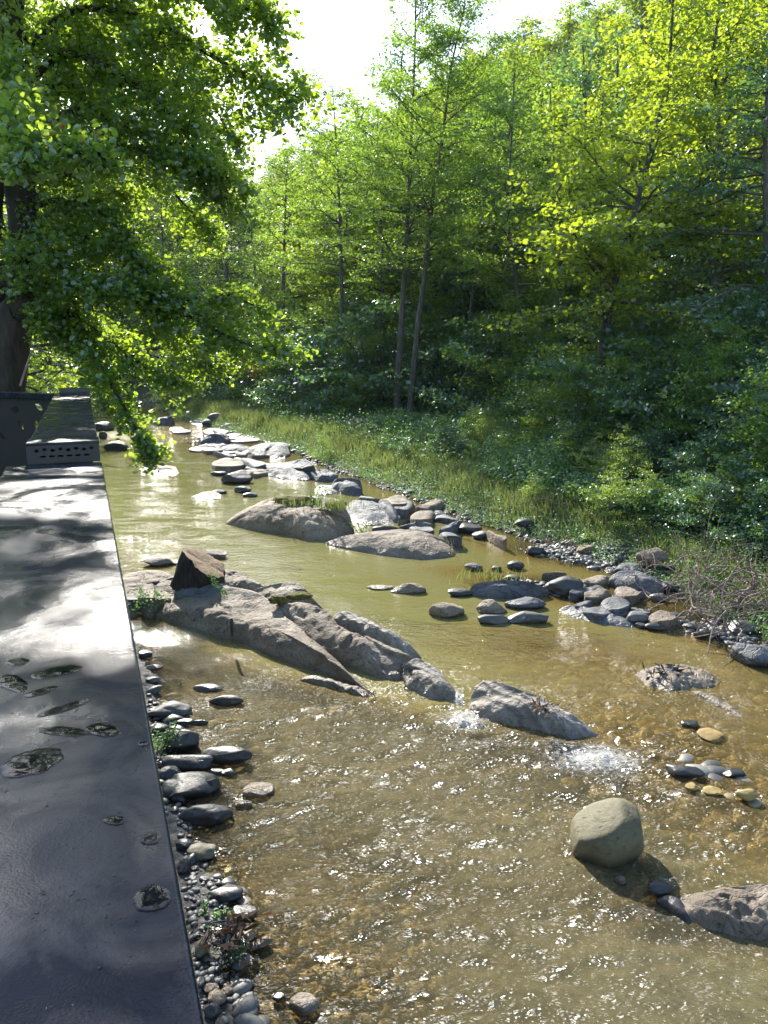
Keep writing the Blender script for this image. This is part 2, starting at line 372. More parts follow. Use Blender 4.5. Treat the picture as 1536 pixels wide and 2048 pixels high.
wave = fbm(np.stack([fu * 2.0, fv * 5.0, 0 * fu], -1), 3, 21) * 0.6 + fbm(np.stack([WX * 6, WY * 9, 0 * fu], -1), 3, 31) * 0.5
wave = wave + 0.6 * foam * fbm(np.stack([WX * 13, WY * 13, 0 * fu], -1), 3, 41)
WZ = 0.034 * wave * turb + 0.05 * foam * (0.5 + 0.5 * wave)
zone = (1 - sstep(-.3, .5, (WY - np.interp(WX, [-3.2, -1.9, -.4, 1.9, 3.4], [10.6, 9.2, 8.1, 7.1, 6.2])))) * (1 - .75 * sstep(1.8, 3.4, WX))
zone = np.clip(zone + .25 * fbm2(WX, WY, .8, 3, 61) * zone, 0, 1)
m = Mat('water'); p = m.pos()
dep = vary(m, 'depth'); tb = vary(m, 'turb'); fo = vary(m, 'foam')
pn = m.pos((1.0, 1.9, 1.0), rot=(0, 0, math.radians(30)))
n1 = m.noise(pn, 6.5, 1.5, 0.5, 0.6); n2 = m.noise(pn, 19.0, 1.0, 0.45, 0.5); n3 = m.noise(pn, 1.8, 2, 0.5)
hh = m.math('ADD', m.math('MULTIPLY', n1, 1.0), m.math('MULTIPLY', n2, 0.8))
calm = m.n('MapRange', {'Value': m.noise(m.pos((1, 1.6, 1), rot=(0, 0, .6)), 1.1, 3, .55), 'From Min': .38, 'From Max': .62, 'To Min': .35, 'To Max': 1.7}).outputs[0]
st = m.math('ADD', m.math('MULTIPLY', m.math('MULTIPLY', tb, calm), 0.62), 0.002)
nor = m.bump(m.math('MULTIPLY', hh, st), 1.0, 0.58)
nor = m.bump(n3, 0.10, 0.03, nor)
kz = m.n('MapRange', {'Value': vary(m, 'clear'), 'To Min': -3.4, 'To Max': -2.2}).outputs[0]
murk = m.math('SUBTRACT', 1.0, m.math('POWER', 2.718, m.math('MULTIPLY', dep, kz)))
murk = m.math('MINIMUM', m.math('ADD', m.math('MULTIPLY', murk, 0.95), 0.06), 0.90)
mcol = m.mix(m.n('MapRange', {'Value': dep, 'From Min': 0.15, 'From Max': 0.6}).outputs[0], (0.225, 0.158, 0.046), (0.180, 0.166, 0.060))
mz = m.n('Mix', data_type='RGBA'); m.t.links.new(vary(m, 'zone'), mz.inputs[0]); m.t.links.new(mcol, mz.inputs[6]); mz.inputs[7].default_value = (0.135, 0.113, 0.056, 1); mcol = mz.outputs[2]  # browner murk below the ledge, darkened too for the tree shade on it
body = m.n('MixShader', {0: murk, 1: m.n('BsdfTransparent', {'Color': (0.93, 0.86, 0.62, 1)}).outputs[0], 2: m.n('BsdfDiffuse', {'Color': mcol}).outputs[0]}).outputs[0]
fre = m.n('Fresnel', {'IOR': 1.37, 'Normal': nor}).outputs[0]
gl = m.n('BsdfGlossy', {'Color': (1, 1, 1, 1), 'Roughness': m.n('MapRange', {'Value': tb, 'From Min': 0.12, 'From Max': 0.6, 'To Min': 0.015, 'To Max': 0.25}).outputs[0], 'Normal': nor}).outputs[0]
w1 = m.n('MixShader', {0: fre, 1: body, 2: gl}).outputs[0]
fn = m.noise(m.pos((1.0, 2.6, 1.0), rot=(0, 0, math.radians(58))), 17, 6, 0.8, 1.2)
ff = m.math('MULTIPLY', m.ramp(m.math('ADD', fn, m.math('MULTIPLY', fo, 0.27)), [(0.67, (0, 0, 0)), (0.80, (1, 1, 1))]), 0.8)
w2 = m.n('MixShader', {0: ff, 1: w1, 2: m.principled(Base_Color=(0.8, 0.8, 0.78, 1), Roughness=0.35, Normal=m.bump(fn, 1.0, 0.04))}).outputs[0]
M['water'] = m.surf(w2)
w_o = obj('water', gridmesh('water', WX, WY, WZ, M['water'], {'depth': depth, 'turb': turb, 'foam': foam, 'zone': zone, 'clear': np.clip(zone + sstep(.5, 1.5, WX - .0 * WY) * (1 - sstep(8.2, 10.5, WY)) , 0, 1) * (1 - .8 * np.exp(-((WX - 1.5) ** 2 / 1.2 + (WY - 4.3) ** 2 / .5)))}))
tag(w_o, kind='structure', label='olive green river water, calm in the pool and rippling white below the rock ledge')

# ------------------------------------------------------------------ rocks
def slab(name, label, outline, zc, mat, cat='rock', seed=1, p=2.4, rings=26, N=130, amp=0.03, fs=2.0, groove=0.0, gdir=0.5, group=None, shift=(0, 0), bottom=-0.7):
    pts = np.array([P(a[0], a[1], a[2] if len(a) > 2 else 0.0) for a in outline])
    o = closed(pts, N); c = o.mean(0); c[:2] += shift
    wig = fbm(np.stack([o[:, 0] * 3, o[:, 1] * 3, o[:, 2] * 0 + seed], -1), 3, seed) * amp * 1.6
    d = o[:, :2] - c[:2]; L = np.linalg.norm(d, axis=1)[:, None]; o[:, :2] += d / L * wig[:, None]
    S_ = np.concatenate([np.linspace(0.02, 1, rings) ** 0.85, ])
    V = []
    for s in S_:
        q = c + s * (o - c); q[:, 2] = o[:, 2] + (zc - o[:, 2]) * (1 - s ** p)
        V.append(q)
    for s, dz in ((1.01, -0.03), (1.025, -0.10), (1.06, -0.28), (1.12, bottom)):
        q = c + s * (o - c); q[:, 2] = np.maximum(o[:, 2] + dz, bottom) if dz > -0.5 else bottom
        V.append(q)
    V = np.array(V); R = len(V); flat = V.reshape(-1, 3)
    w = np.repeat(np.concatenate([1 - S_ ** 6 * 0.7, [0.3, 0.3, 0.3, 0]]), N)
    ns = fbm(flat * fs + seed, 5, seed); rd = 1 - np.abs(fbm(flat * fs * 0.7 + seed * 3, 3, seed + 5)) * 2
    flat[:, 2] += w * amp * (ns * 1.6 - np.clip(rd - 0.75, 0, 1) * 3.0)
    if groove:
        a = flat[:, 0] * math.cos(gdir) + flat[:, 1] * math.sin(gdir)
        a = a + 0.10 * fbm(flat * 1.5, 3, seed + 9) + flat[:, 2] * 0.3
        k = (a * 7.0) % 1.0; flat[:, 2] += w * groove * (np.minimum(k * 1.4, 1) ** 2 * (1 - sstep(0.86, 1, k)) - 0.4)
    v = np.vstack([flat, [flat[:N, 0].mean(), flat[:N, 1].mean(), flat[:N, 2].mean()]])
    i = np.arange(R - 1)[:, None] * N; j = np.arange(N)[None]; k = (j + 1) % N
    q = np.stack([i + j, i + N + j, i + N + k, i + k], -1).reshape(-1, 4)
    t = np.stack([np.full(N, R * N), np.arange(N), (np.arange(N) + 1) % N], -1)
    cen = v.mean(0) * [1, 1, 0]
    ob = obj(name, mesh_np(name, v - cen, q, t, mat, True), loc=cen)
    return tag(ob, label, cat, group)
import bmesh
def ico(sub):
    bm = bmesh.new(); bmesh.ops.create_icosphere(bm, subdivisions=sub, radius=1.0)
    v = np.array([x.co[:] for x in bm.verts]); f = np.array([[x.index for x in a.verts] for a in bm.faces]); bm.free(); return v, f
ICO = {k: ico(k) for k in (2, 3, 4)}
def stone_shape(seed, sub=3, facets=5, rough=0.10, sq=1.0):
    rng = np.random.default_rng(seed); v, f = ICO[sub]; v = v.copy()
    v = v * (1 + 0.22 * fbm(v * 1.1 + seed, 2, seed)[:, None])
    for _ in range(facets):
        n = rng.normal(size=3); n /= np.linalg.norm(n); d = rng.uniform(0.55, 0.85)
        k = v @ n; over = np.clip(k - d, 0, None) * 0.95; v = v - over[:, None] * n
    v = v * (1 + rough * .8 * fbm(v * 2.6 + seed, 4, seed + 3)[:, None])
    lo, hi = v.min(0), v.max(0); return (v - (lo + hi) / 2) / ((hi - lo) / 2), f
def stone(label, box, mat, seed=0, facets=5, sub=4, dratio=0.8, rot=0.0, sink=0.25, name='stone', cat='stone', group=None, hmin=0.25, hmax=0.9, z0=None, tilt=0.0, rough=0.10):
    x0, y0, x1, y1 = box; cx = (x0 + x1) / 2
    b = P(cx, y1, 0.0)
    if z0 is None: z0 = max(gz(b[0], b[1] + 0.1), 0.0) if b[1] < 60 else 0
    b = P(cx, y1, z0); W = (1.22 if 98 <= seed <= 120 else 1.06) * (x1 - x0) * mpp(b[1]); a = math.atan2(H - z0, b[1]); ext = (y1 - y0) * mpp(b[1]) / 1.0
    D = W * dratio
    Hh = float(np.clip((ext - 0.85 * D * math.sin(a)) / math.cos(a), hmin * W, hmax * W))
    D = float(np.clip((ext - Hh * math.cos(a)) / (0.85 * math.sin(a)), 0.35 * W, 1.6 * W))
    v, f = stone_shape(seed, sub, facets, rough)
    full = Hh * (1 + sink)
    v = v * [W / 2, D / 2, full / 2]
    if tilt: c, s = math.cos(tilt), math.sin(tilt); v = np.stack([v[:, 0] * c - v[:, 2] * s, v[:, 1], v[:, 0] * s + v[:, 2] * c], -1)
    c, s = math.cos(rot), math.sin(rot); v = np.stack([v[:, 0] * c - v[:, 1] * s, v[:, 0] * s + v[:, 1] * c, v[:, 2]], -1)
    loc = (b[0], b[1] + D * 0.42, z0 + Hh - full / 2)
    o = obj(name, mesh_np(name, v, tris=f, mat=mat, smooth=True), loc=loc)
    return tag(o, label, cat, group)

# the rock ledge that crosses the river
slab('flat_rock', 'broad smooth grey rock slab with an iron peg, sloping into the dark pool', [(300,1222,.02),(330,1192,.18),(400,1178,.34),(462,1174,.42),(515,1186,.40),(552,1214,.34),(592,1250,.28),(645,1292,.16),(700,1345,.06),(745,1388,0),(690,1368,-.02),(617,1338,0),(559,1322,0),(492,1292,0),(419,1273,0),(351,1250,0),(310,1235,0)], .30, M['sand'], seed=3, amp=.05, p=3.2, fs=2.6)
slab('rock', 'pale ledge rock with a moss patch, highest bump of the ledge', [(494,1192,.30),(515,1176,.42),(560,1166,.50),(592,1168,.50),(622,1186,.40),(640,1206,.22),(655,1225,.06),(610,1232,.15),(560,1228,.2),(510,1212,.24)], .44, M['sand'], seed=5, amp=.04, fs=3)
slab('rock', 'pitted grey rock lying behind the stump end of the ledge', [(428,1162,.2),(455,1142,.30),(480,1143,.30),(505,1158,.25),(530,1172,.22),(535,1190,.10),(498,1194,.05),(455,1185,.1)], .28, M['sand'], seed=6, amp=.04, fs=4)
slab('rock', 'long creased grey ledge rock running down to a black driftwood scrap', [(545,1216,.30),(580,1206,.42),(618,1208,.44),(655,1224,.42),(680,1252,.34),(730,1280,.30),(790,1303,.24),(826,1318,.16),(822,1345,.02),(800,1366,-.02),(745,1352,0),(664,1328,0),(612,1302,0),(572,1262,.10)], .36, M['sand'], seed=8, amp=.055, fs=2.6, groove=.009, gdir=2.2)
slab('rock', 'rounded layered rock with a curled fold on the pool side of the ledge', [(667,1240,.28),(676,1226,.36),(700,1224,.38),(735,1238,.34),(775,1266,.26),(812,1294,.14),(842,1314,.02),(826,1320,.02),(790,1304,.10),(740,1284,.14),(695,1266,.16)], .34, M['strata'], seed=9, amp=.035, groove=.009, gdir=2.3)
slab('rock', 'small banded wedge of rock above the narrow white chute', [(808,1344,.10),(818,1326,.22),(838,1318,.24),(868,1335,.20),(896,1362,.10),(918,1392,0),(912,1408,-.02),(862,1397,0),(815,1375,0)], .20, M['strata'], seed=10, amp=.03, groove=.009, gdir=2.0)
slab('rock', 'striped humped rock between the two white chutes with leaf litter on top', [(940,1408,.02),(946,1380,.16),(968,1362,.26),(1005,1366,.28),(1048,1382,.28),(1100,1404,.20),(1150,1436,.10),(1202,1472,0),(1196,1482,-.02),(1145,1477,0),(1068,1465,0),(990,1448,0),(950,1428,0)], .24, M['strata'], seed=11, amp=.035, groove=.009, gdir=2.1)
slab('rock', 'low pitted fin of rock awash below the smooth slab', [(602,1358,.02),(625,1350,.07),(660,1356,.08),(700,1370,.06),(738,1384,0),(730,1396,0),(680,1384,0),(630,1370,0)], .08, M['sand'], seed=12, amp=.025, fs=5, bottom=-.3)
# pool boulders
r9 = slab('boulder', 'big pale tan boulder topped with moss and tufts of grass, in the pool', [(452,1048,0),(480,1022,.25),(520,1004,.42),(560,994,.55),(620,992,.60),(672,998,.62),(692,1018,.50),(700,1045,.25),(698,1066,.02),(668,1084,-.02),(612,1080,0),(560,1070,0),(500,1060,0)], .52, M['tan'], seed=14, amp=.06, p=3.0)
slab('boulder', 'low whaleback grey boulder half lit, beside the tan boulder', [(648,1088,0),(690,1072,.14),(740,1063,.24),(800,1058,.32),(850,1064,.30),(890,1080,.18),(914,1100,0),(905,1114,0),(850,1120,0),(770,1112,0),(700,1100,0)], .30, M['sand'], seed=15, amp=.03, p=2.6)
slab('flat_rock', 'bluish rippled slab directly behind the tan boulder', [(694,1012,.15),(708,1000,.25),(745,1002,.24),(790,1022,.15),(798,1046,0),(740,1052,0),(698,1042,0)], .2, M['blue'], seed=16, amp=.05, fs=2.2, groove=.009, gdir=1)
slab('flat_rock', 'upright bluish fin beside the rippled slab', [(755,1010,.22),(762,998,.34),(778,1002,.3),(797,1030,.08),(796,1046,0),(775,1040,.02)], .28, M['blue'], seed=17, amp=.03)
slab('flat_rock', 'pale flat stone with a wavy top at the bank, left one of a pair', [(834,1022,.04),(850,1016,.10),(885,1022,.08),(893,1032,0),(860,1034,0)], .09, M['blue'], seed=18, amp=.03)
slab('flat_rock', 'pale flat stone with a wavy top at the bank, right one of a pair', [(868,1034,.05),(890,1028,.09),(915,1042,.02),(912,1052,0),(885,1046,0)], .08, M['blue'], seed=19, amp=.03)
slab('flat_rock', 'large flat blue-grey slab rising to a point at mid bank', [(494,936,0),(540,932,.12),(585,922,.38),(612,918,.5),(630,932,.4),(628,950,.1),(615,962,0),(560,958,0),(520,948,0)], .28, M['blue'], seed=20, amp=.05, fs=1.4)
slab('flat_rock', 'blue-grey slab leaning against the pointed slab', [(622,942,.25),(650,938,.30),(674,950,.18),(668,964,0),(635,964,0)], .24, M['blue'], seed=21, amp=.04)
slab('flat_rock', 'square-edged pale slab at the water edge, right end of the flat slabs', [(664,968,.1),(676,956,.35),(718,958,.38),(725,975,.18),(720,992,0),(690,990,0),(664,982,0)], .3, M['blue'], seed=22, amp=.03)
slab('flat_rock', 'thin low slab awash in front of the square-edged slab', [(628,982,0),(640,970,.07),(668,972,.08),(676,986,0),(650,990,0)], .07, M['blue'], seed=23, amp=.03, bottom=-.3)
slab('flat_rock', 'tilted blue-grey slab in the upstream cluster', [(492,902,.05),(510,890,.2),(545,884,.32),(575,888,.28),(580,906,.08),(565,918,0),(520,914,0)], .28, M['blue'], seed=24, amp=.08, fs=1.2, groove=.009)
slab('flat_rock', 'flat low slab left of the tilted upstream slab', [(420,900,.05),(440,890,.22),(480,888,.25),(504,896,.1),(500,906,0),(450,908,0)], .2, M['blue'], seed=25, amp=.05)
slab('flat_rock', 'pale ribbed rock at the foot of the far bank', [(405,884,.1),(418,872,.25),(440,864,.4),(455,872,.25),(460,882,.1),(430,888,0)], .35, M['blue'], seed=26, amp=.12, fs=1)
slab('flat_rock', 'shiny leaning slab farthest up the riffle', [(306,846,.1),(318,836,.35),(345,832,.45),(346,842,.2),(330,852,0)], .4, M['blue'], seed=27, amp=.08, fs=1)
slab('flat_rock', 'sunlit low pale rock in the upper pool under the hanging branch', [(278,940,.02),(300,932,.08),(330,930,.12),(352,934,.12),(358,944,.02),(345,954,0),(305,948,0)], .10, M['tan'], seed=28, amp=.05, bottom=-.4)
slab('flat_rock', 'sunlit crumb of pale rock trailing foam in the pool', [(384,994,0),(405,985,.07),(428,982,.10),(444,990,.02),(440,999,0),(410,999,0)], .09, M['tan'], seed=29, amp=.04, bottom=-.3)
slab('rock', 'low flat rock capped by dark drift leaves in the right channel', [(1262,1358,-.02),(1290,1338,.05),(1320,1330,.09),(1370,1332,.09),(1415,1340,.07),(1436,1362,.02),(1415,1378,.0),(1385,1385,-.01),(1330,1380,0),(1290,1372,0)], .09, M['tan'], seed=30, amp=.05, fs=4, bottom=-.3, N=150)
slab('rock', 'low pale tail of rock awash right of the drift leaves', [(1378,1385,0),(1400,1382,.03),(1440,1398,.0),(1500,1440,-.03),(1490,1446,-.04),(1420,1404,0)], .03, M['tan'], seed=31, amp=.02, bottom=-.3)
slab('flat_rock', 'grooved brown-grey slab at the lower right edge of the photo', [(1348,1795,-.01),(1390,1782,.06),(1450,1778,.12),(1500,1772,.18),(1620,1768,.2),(1640,1890,0),(1545,1888,0),(1471,1870,0),(1400,1850,0),(1362,1830,0)], .16, M['sand'], seed=32, amp=.04, fs=5, groove=.009, gdir=1.2)
slab('rock', 'wet dark wedge of rock in the shadow below the olive boulder', [(1312,1800,.0),(1335,1790,.05),(1362,1800,.05),(1386,1840,0),(1380,1848,0),(1345,1830,0)], .05, M['dark'], seed=33, amp=.015, bottom=-.25)
# left shelf by the stump
slab('flat_rock', 'shaded mossy shelf of rock against the railing', [(200,1180,.15),(250,1150,.25),(310,1140,.22),(345,1152,.2),(352,1180,.12),(330,1205,.05),(290,1225,0),(230,1240,0)], .22, M['sand'], seed=35, amp=.06)
slab('rock', 'flat blue-grey angular stone under the stump', [(345,1178,.30),(352,1152,.44),(400,1146,.46),(432,1158,.44),(462,1176,.40),(458,1192,.32),(400,1200,.28),(352,1196,.26)], .46, M['blue'], seed=36, amp=.03)
slab('flat_rock', 'long log-shaped grey rock lying along the gravel bar', [(938,1180,.08),(955,1166,.20),(1010,1160,.26),(1060,1164,.24),(1092,1178,.12),(1088,1192,0),(1010,1198,0),(950,1194,0)], .22, M['blue'], seed=37, amp=.03)
slab('flat_rock', 'long low slab with a pale end at the edge of the gravel bar', [(1118,1222,.0),(1135,1211,.09),(1165,1212,.10),(1200,1222,.10),(1245,1234,.06),(1290,1254,-.02),(1270,1260,-.02),(1210,1250,0),(1150,1236,0)], .09, M['blue'], seed=38, amp=.02)
slab('flat_rock', 'flat smooth slab broken in two on the bank above the bar', [(1218,1160,.12),(1238,1140,.26),(1275,1142,.26),(1315,1158,.2),(1330,1180,.08),(1300,1192,0),(1250,1182,.02)], .24, M['blue'], seed=39, amp=.04)

ST = [
 # label, box, material, seed, facets, kwargs
 ('small round brown pebble at the foot of the olive boulder', (1231,1749,1254,1769), 'tan', 42, 2, {}),
 ('wet black stone trailing behind the olive boulder', (1294,1752,1350,1795), 'dark', 43, 4, {}),
 ('dark domed boulder in the upper pool between the slabs and the pale crumb', (440,937,501,968), 'dark', 44, 5, dict(name='boulder', cat='boulder')),
 ('low dark stone right behind the domed boulder', (420,940,452,952), 'dark', 45, 4, {}),
 ('pair-topped low dark stone in shade left of the tan boulder', (467,970,500,986), 'grey', 46, 4, {}),
 ('pale low stone awash left of the tan boulder', (484,984,514,994), 'grey', 47, 3, {}),
 ('little dark stone in line upstream of the tan boulder', (424,978,452,988), 'dark', 48, 4, {}),
 ('dark flat stone in the bright riffle, nearest the railing end', (205,880,254,901), 'dark', 49, 4, {}),
 ('brown flat stone in the bright riffle, second from the railing end', (178,842,222,862), 'dark', 50, 4, {}),
 ('low black stone beside the railing end by green sprigs', (196,862,212,878), 'dark', 51, 4, {}),
 ('dark low stone behind the whaleback boulder', (745,1052,800,1068), 'dark', 52, 4, {}),
 ('pale low stone between the whaleback boulder and the bank', (800,1046,864,1062), 'grey', 53, 5, {}),
 ('black bank stone under the curved dry branch', (903,1044,965,1068), 'dark', 54, 5, {}),
 ('smooth dark round stone right of the curved dry branch', (946,1058,986,1079), 'grey', 55, 3, {}),
 ('mossy stone in the grass edge above the gravel', (1032,1033,1070,1054), 'dark', 56, 5, {}),
 ('rounded dark stone at the grass foot above the still backwater', (1056,1088,1090,1111), 'dark', 57, 4, {}),
 ('pointed brown stone at the foot of the grass', (1155,1086,1193,1111), 'tan', 58, 6, {}),
 ('blocky brown boulder half buried in the bank under dry roots', (1279,1088,1338,1130), 'tan', 59, 7, dict(name='boulder', cat='boulder')),
 ('upright pale stone leaning on the bank below the brown block', (1229,1105,1250,1128), 'blue', 60, 6, {}),
 ('blue-grey stone with a split top below the brown block', (1238,1119,1298,1150), 'blue', 61, 5, {}),
 ('bluish oval stone alone in the dark backwater', (930,1123,966,1142), 'blue', 62, 2, {}),
 ('small pale stone right of the bluish oval stone', (984,1129,1004,1143), 'grey', 63, 4, {}),
 ('round mottled boulder at the head of the gravel bar', (1016,1118,1050,1140), 'dark', 64, 2, {}),
 ('flattish grey stone before the mottled round one', (1008,1146,1046,1163), 'grey', 65, 3, {}),
 ('jagged brown-black boulder in the middle of the gravel bar', (1095,1143,1171,1190), 'dark', 66, 8, dict(name='boulder', cat='boulder', rough=.22)),
 ('black flat stone at the left tip of the gravel bar', (897,1172,946,1194), 'dark', 67, 4, {}),
 ('square mottled block with a flat top at the bar edge', (955,1192,1016,1229), 'tan', 68, 8, {}),
 ('dark angular rock with a sunlit left face standing in the pool edge', (859,1194,931,1236), 'tan', 69, 8, dict(hmin=.3)),
 ('flat pale stone awash below the square block', (956,1228,1020,1249), 'grey', 70, 3, {}),
 ('dark bluish loaf-shaped stone, upper of two', (1012,1188,1093,1220), 'blue', 71, 4, {}),
 ('dark bluish loaf-shaped stone, lower of two', (1015,1220,1098,1248), 'grey', 72, 3, {}),
 ('pale twin-lobed rock awash in the middle of the pool', (782,1166,852,1188), 'tan', 73, 5, {}),
 ('small wet hump left of the twin-lobed rock', (735,1168,786,1180), 'tan', 74, 3, dict(hmax=.2, hmin=.1)),
 ('round greenish cobble at the right end of the bar', (1253,1216,1303,1249), 'grey', 75, 3, {}),
 ('smooth dark oval stone at the right tip of the bar', (1293,1240,1349,1263), 'dark', 76, 2, {}),
 ('small white-topped pebble wedged between the two oval stones', (1272,1243,1292,1257), 'grey', 77, 4, {}),
 ('round dark cobble below the roots', (1302,1182,1338,1205), 'grey', 78, 3, {}),
 ('round bluish cobble left of the dark cobble below the roots', (1272,1180,1296,1199), 'blue', 79, 2, {}),
 ('flat pale stone standing in water before the roots', (1372,1240,1416,1260), 'grey', 80, 4, {}),
 ('flat dark stone in water at the foot of the root tangle', (1390,1258,1444,1277), 'dark', 81, 4, {}),
 ('low grey stone in the backwater left of the roots', (1333,1220,1368,1238), 'grey', 82, 3, {}),
 ('large layered grey boulder at the right edge below the bank', (1482,1268,1590,1336), 'blue', 83, 6, dict(name='boulder', cat='boulder')),
 ('dark round rock under the root tangle', (1465,1232,1530,1272), 'dark', 84, 5, {}),
 ('black wedge-shaped stone in the stony shallows', (1336,1522,1415,1560), 'dark', 85, 7, dict(rot=-.35)),
 ('dark knob of stone at the right edge of the shallows', (1450,1529,1496,1556), 'dark', 86, 4, {}),
 ('bright yellow-brown cobble breaking the shallows', (1410,1568,1450,1592), 'amber', 87, 2, {}),
 ('round tan cobble second from the right edge of the shallows', (1475,1568,1520,1604), 'amber', 88, 3, {}),
 ('pale green-tinged cobble in the shallows', (1373,1562,1402,1583), 'amber', 89, 3, {}),
 ('dark cobble just awash above the long yellow stone', (1365,1434,1402,1458), 'dark', 90, 4, dict(hmin=.15, hmax=.3)),
 ('long yellow stone just awash upstream of the shallows', (1404,1452,1456,1484), 'amber', 91, 4, dict(hmin=.1, hmax=.2)),
 # left shore; backlight shade and wetness both put into the dark colour
 ('white-topped smooth oval stone behind the stump', (282,1112,340,1134), 'sand', 92, 2, {}),
 ('small pale stone touching the white-topped oval', (331,1116,360,1130), 'sand', 93, 3, {}),
 ('pale knobbly stone just right of the stump top', (399,1096,452,1118), 'sand', 94, 6, {}),
 ('pointed dark stone in the blue-lit water, highest of three by the railing', (274,1298,302,1316), 'dark', 95, 5, {}),
 ('thin dark stone in the blue-lit water, middle of three by the railing', (290,1326,323,1341), 'dark', 96, 5, {}),
 ('dark stone in the blue-lit water, lowest of three by the railing', (286,1350,318,1367), 'dark', 97, 5, {}),
 ('low dark stone with a wet top in the ripples', (386,1364,440,1385), 'dark', 98, 4, dict(hmin=.15, hmax=.3)),
 ('dark oval stone alone in the ripples right of the big pale-grey oval', (420,1384,481,1412), 'dark', 99, 3, {}),
 ('large smooth grey oval stone against the railing', (294,1395,373,1437), 'grey', 100, 1, {}),
 ('small round stone just below the large grey oval', (352,1434,384,1452), 'dark', 101, 3, {}),
 ('thin dark sliver of stone pointing into the ripples', (378,1440,413,1452), 'dark', 102, 6, {}),
 ('black angular block beside the green plant', (318,1444,388,1508), 'dark', 103, 8, {}),
 ('large black rounded boulder at the glitter edge', (403,1488,497,1530), 'dark', 104, 3, dict(name='boulder', cat='boulder')),
 ('smooth blue-black elongated boulder below the angular block', (321,1498,417,1545), 'dark', 105, 2, {}),
 ('grey-blue stone partly under the railing edge', (312,1522,364,1565), 'dark', 106, 4, {}),
 ('triangular blue-grey stone with a pointed top', (330,1532,425,1600), 'dark', 107, 6, {}),
 ('small striped dark stone beside the triangular one', (408,1549,438,1588), 'dark', 108, 6, {}),
 ('small black stone under the black rounded boulder', (436,1530,470,1554), 'dark', 109, 5, {}),
 ('wet grey sliver of stone in front of the black boulder', (414,1535,448,1552), 'grey', 110, 6, {}),
 ('black wedge-shaped boulder pointing at the sun glitter', (358,1600,458,1650), 'dark', 111, 7, {}),
 ('sunlit brown stone with a dark face in the glitter', (485,1559,542,1598), 'tan', 112, 7, {}),
 ('thin brown stone in front of the sunlit brown one', (470,1594,502,1614), 'tan', 113, 6, {}),
 ('round brown-green cobble at the railing below the glitter', (372,1678,426,1724), 'olive', 114, 2, {}),
 ('dark stone behind the round brown-green cobble', (350,1672,384,1702), 'dark', 115, 4, {}),
 ('small pale round pebble below the brown-green cobble', (375,1728,396,1742), 'sand', 116, 1, {}),
 ('dark brown stone under the railing lip', (352,1705,376,1750), 'dark', 117, 5, {}),
 ('wide greenish stone with a shaded face by the grass sprig', (409,1760,480,1808), 'dark', 118, 6, {}),
 ('rounded dark grey stone at the water edge below the greenish one', (461,1804,510,1846), 'dark', 119, 4, {}),
 ('flat pale stone standing on edge at the waterline', (500,1866,540,1902), 'tan', 120, 8, {}),
 ('flat brown stone across the muddy shore', (416,1848,500,1886), 'tan', 121, 7, dict(hmax=.25)),
 ('round olive stone under the railing beside the leaf litter', (384,1872,416,1920), 'olive', 122, 2, {}),
 ('brown egg-shaped stone in the muddy shore', (402,1962,438,1990), 'tan', 123, 2, {}),
 ('pale brown pebble beside the egg-shaped stone', (440,1968,470,1990), 'tan', 124, 3, {}),
 ('speckled pale round cobble with two dark notches in clear shallows', (571,1978,639,2032), 'sand', 125, 1, dict(hmin=.4)),
 ('small dark stone left of the speckled cobble', (540,1982,570,2006), 'dark', 126, 5, {}),
 ('grey stone at the bottom edge beside the railing corner', (404,2000,440,2040), 'grey', 127, 4, {}),
]
# the olive boulder: a rounded block with a sloping top and a steep notched right side
b_ = P(1232, 1738); W_ = 152 * mpp(b_[1]) ; v, f = ICO[4]; v = np.sign(v) * np.abs(v) ** .98
for n_, d_ in (((-.42, -.1, .9), 0.66), ((.98, -.15, .15), 0.78), ((.55, -.2, .8), 0.86), ((.35, -.75, -.35), 0.84), ((-.55, -.65, -.25), 0.86), ((.7, -.5, .45), 0.92), ((-.9, 0, .1), .86)):
    n_ = np.array(n_) / np.linalg.norm(n_); ov = np.clip(v @ n_ - d_, 0, None); v = v - (ov * .78)[:, None] * n_
v = v + v * (.035 * fbm(v * 3, 4, 6))[:, None]; v = v / np.abs(v).max(0) * [W_ * .54, W_ * .48, W_ * .50]
v = v + (.10 * W_ * np.clip(v[:, 0] / W_, -.5, .5))[:, None] * [0, 0, 1.6]
tag(obj('boulder', mesh_np('boulder', v, tris=f, mat=M['olive'], smooth=True), loc=(b_[0] - .01, b_[1] + W_ * .40, W_ * .30)), 'large smooth olive-tan boulder standing alone in the rapids', 'boulder')
for lb, box, mt, sd, fc, kw in ST: stone(lb, box, M[mt], sd, fc, **kw)
# two notches in the speckled cobble are part of its look: small dark dimples
# moss, part of its boulder
def moss_patch(parent, px, py, z, w, d, h, seed):
    c = P(px, py, z); v, f = stone_shape(seed, 4, 1, 0.5); v = v * [w / 2, d / 2, h]
    v += 0.02 * fbm(v * 14, 3, seed)[:, None]
    o = obj('moss', mesh_np('moss', v, tris=f, mat=M['moss'], smooth=True), parent)
    o.location = c - np.array(parent.location)
    return o
moss_patch(r9, 588, 1000, .58, 1.05, .5, .10, 1)
moss_patch(r9, 672, 1008, .56, .5, .5, .07, 2)
rr = [o for o in bpy.data.objects if o.get('label', '').startswith('pale ledge rock')][0]
moss_patch(rr, 556, 1200, .44, .28, .18, .07, 3); moss_patch(rr, 598, 1192, .44, .42, .2, .05, 4)

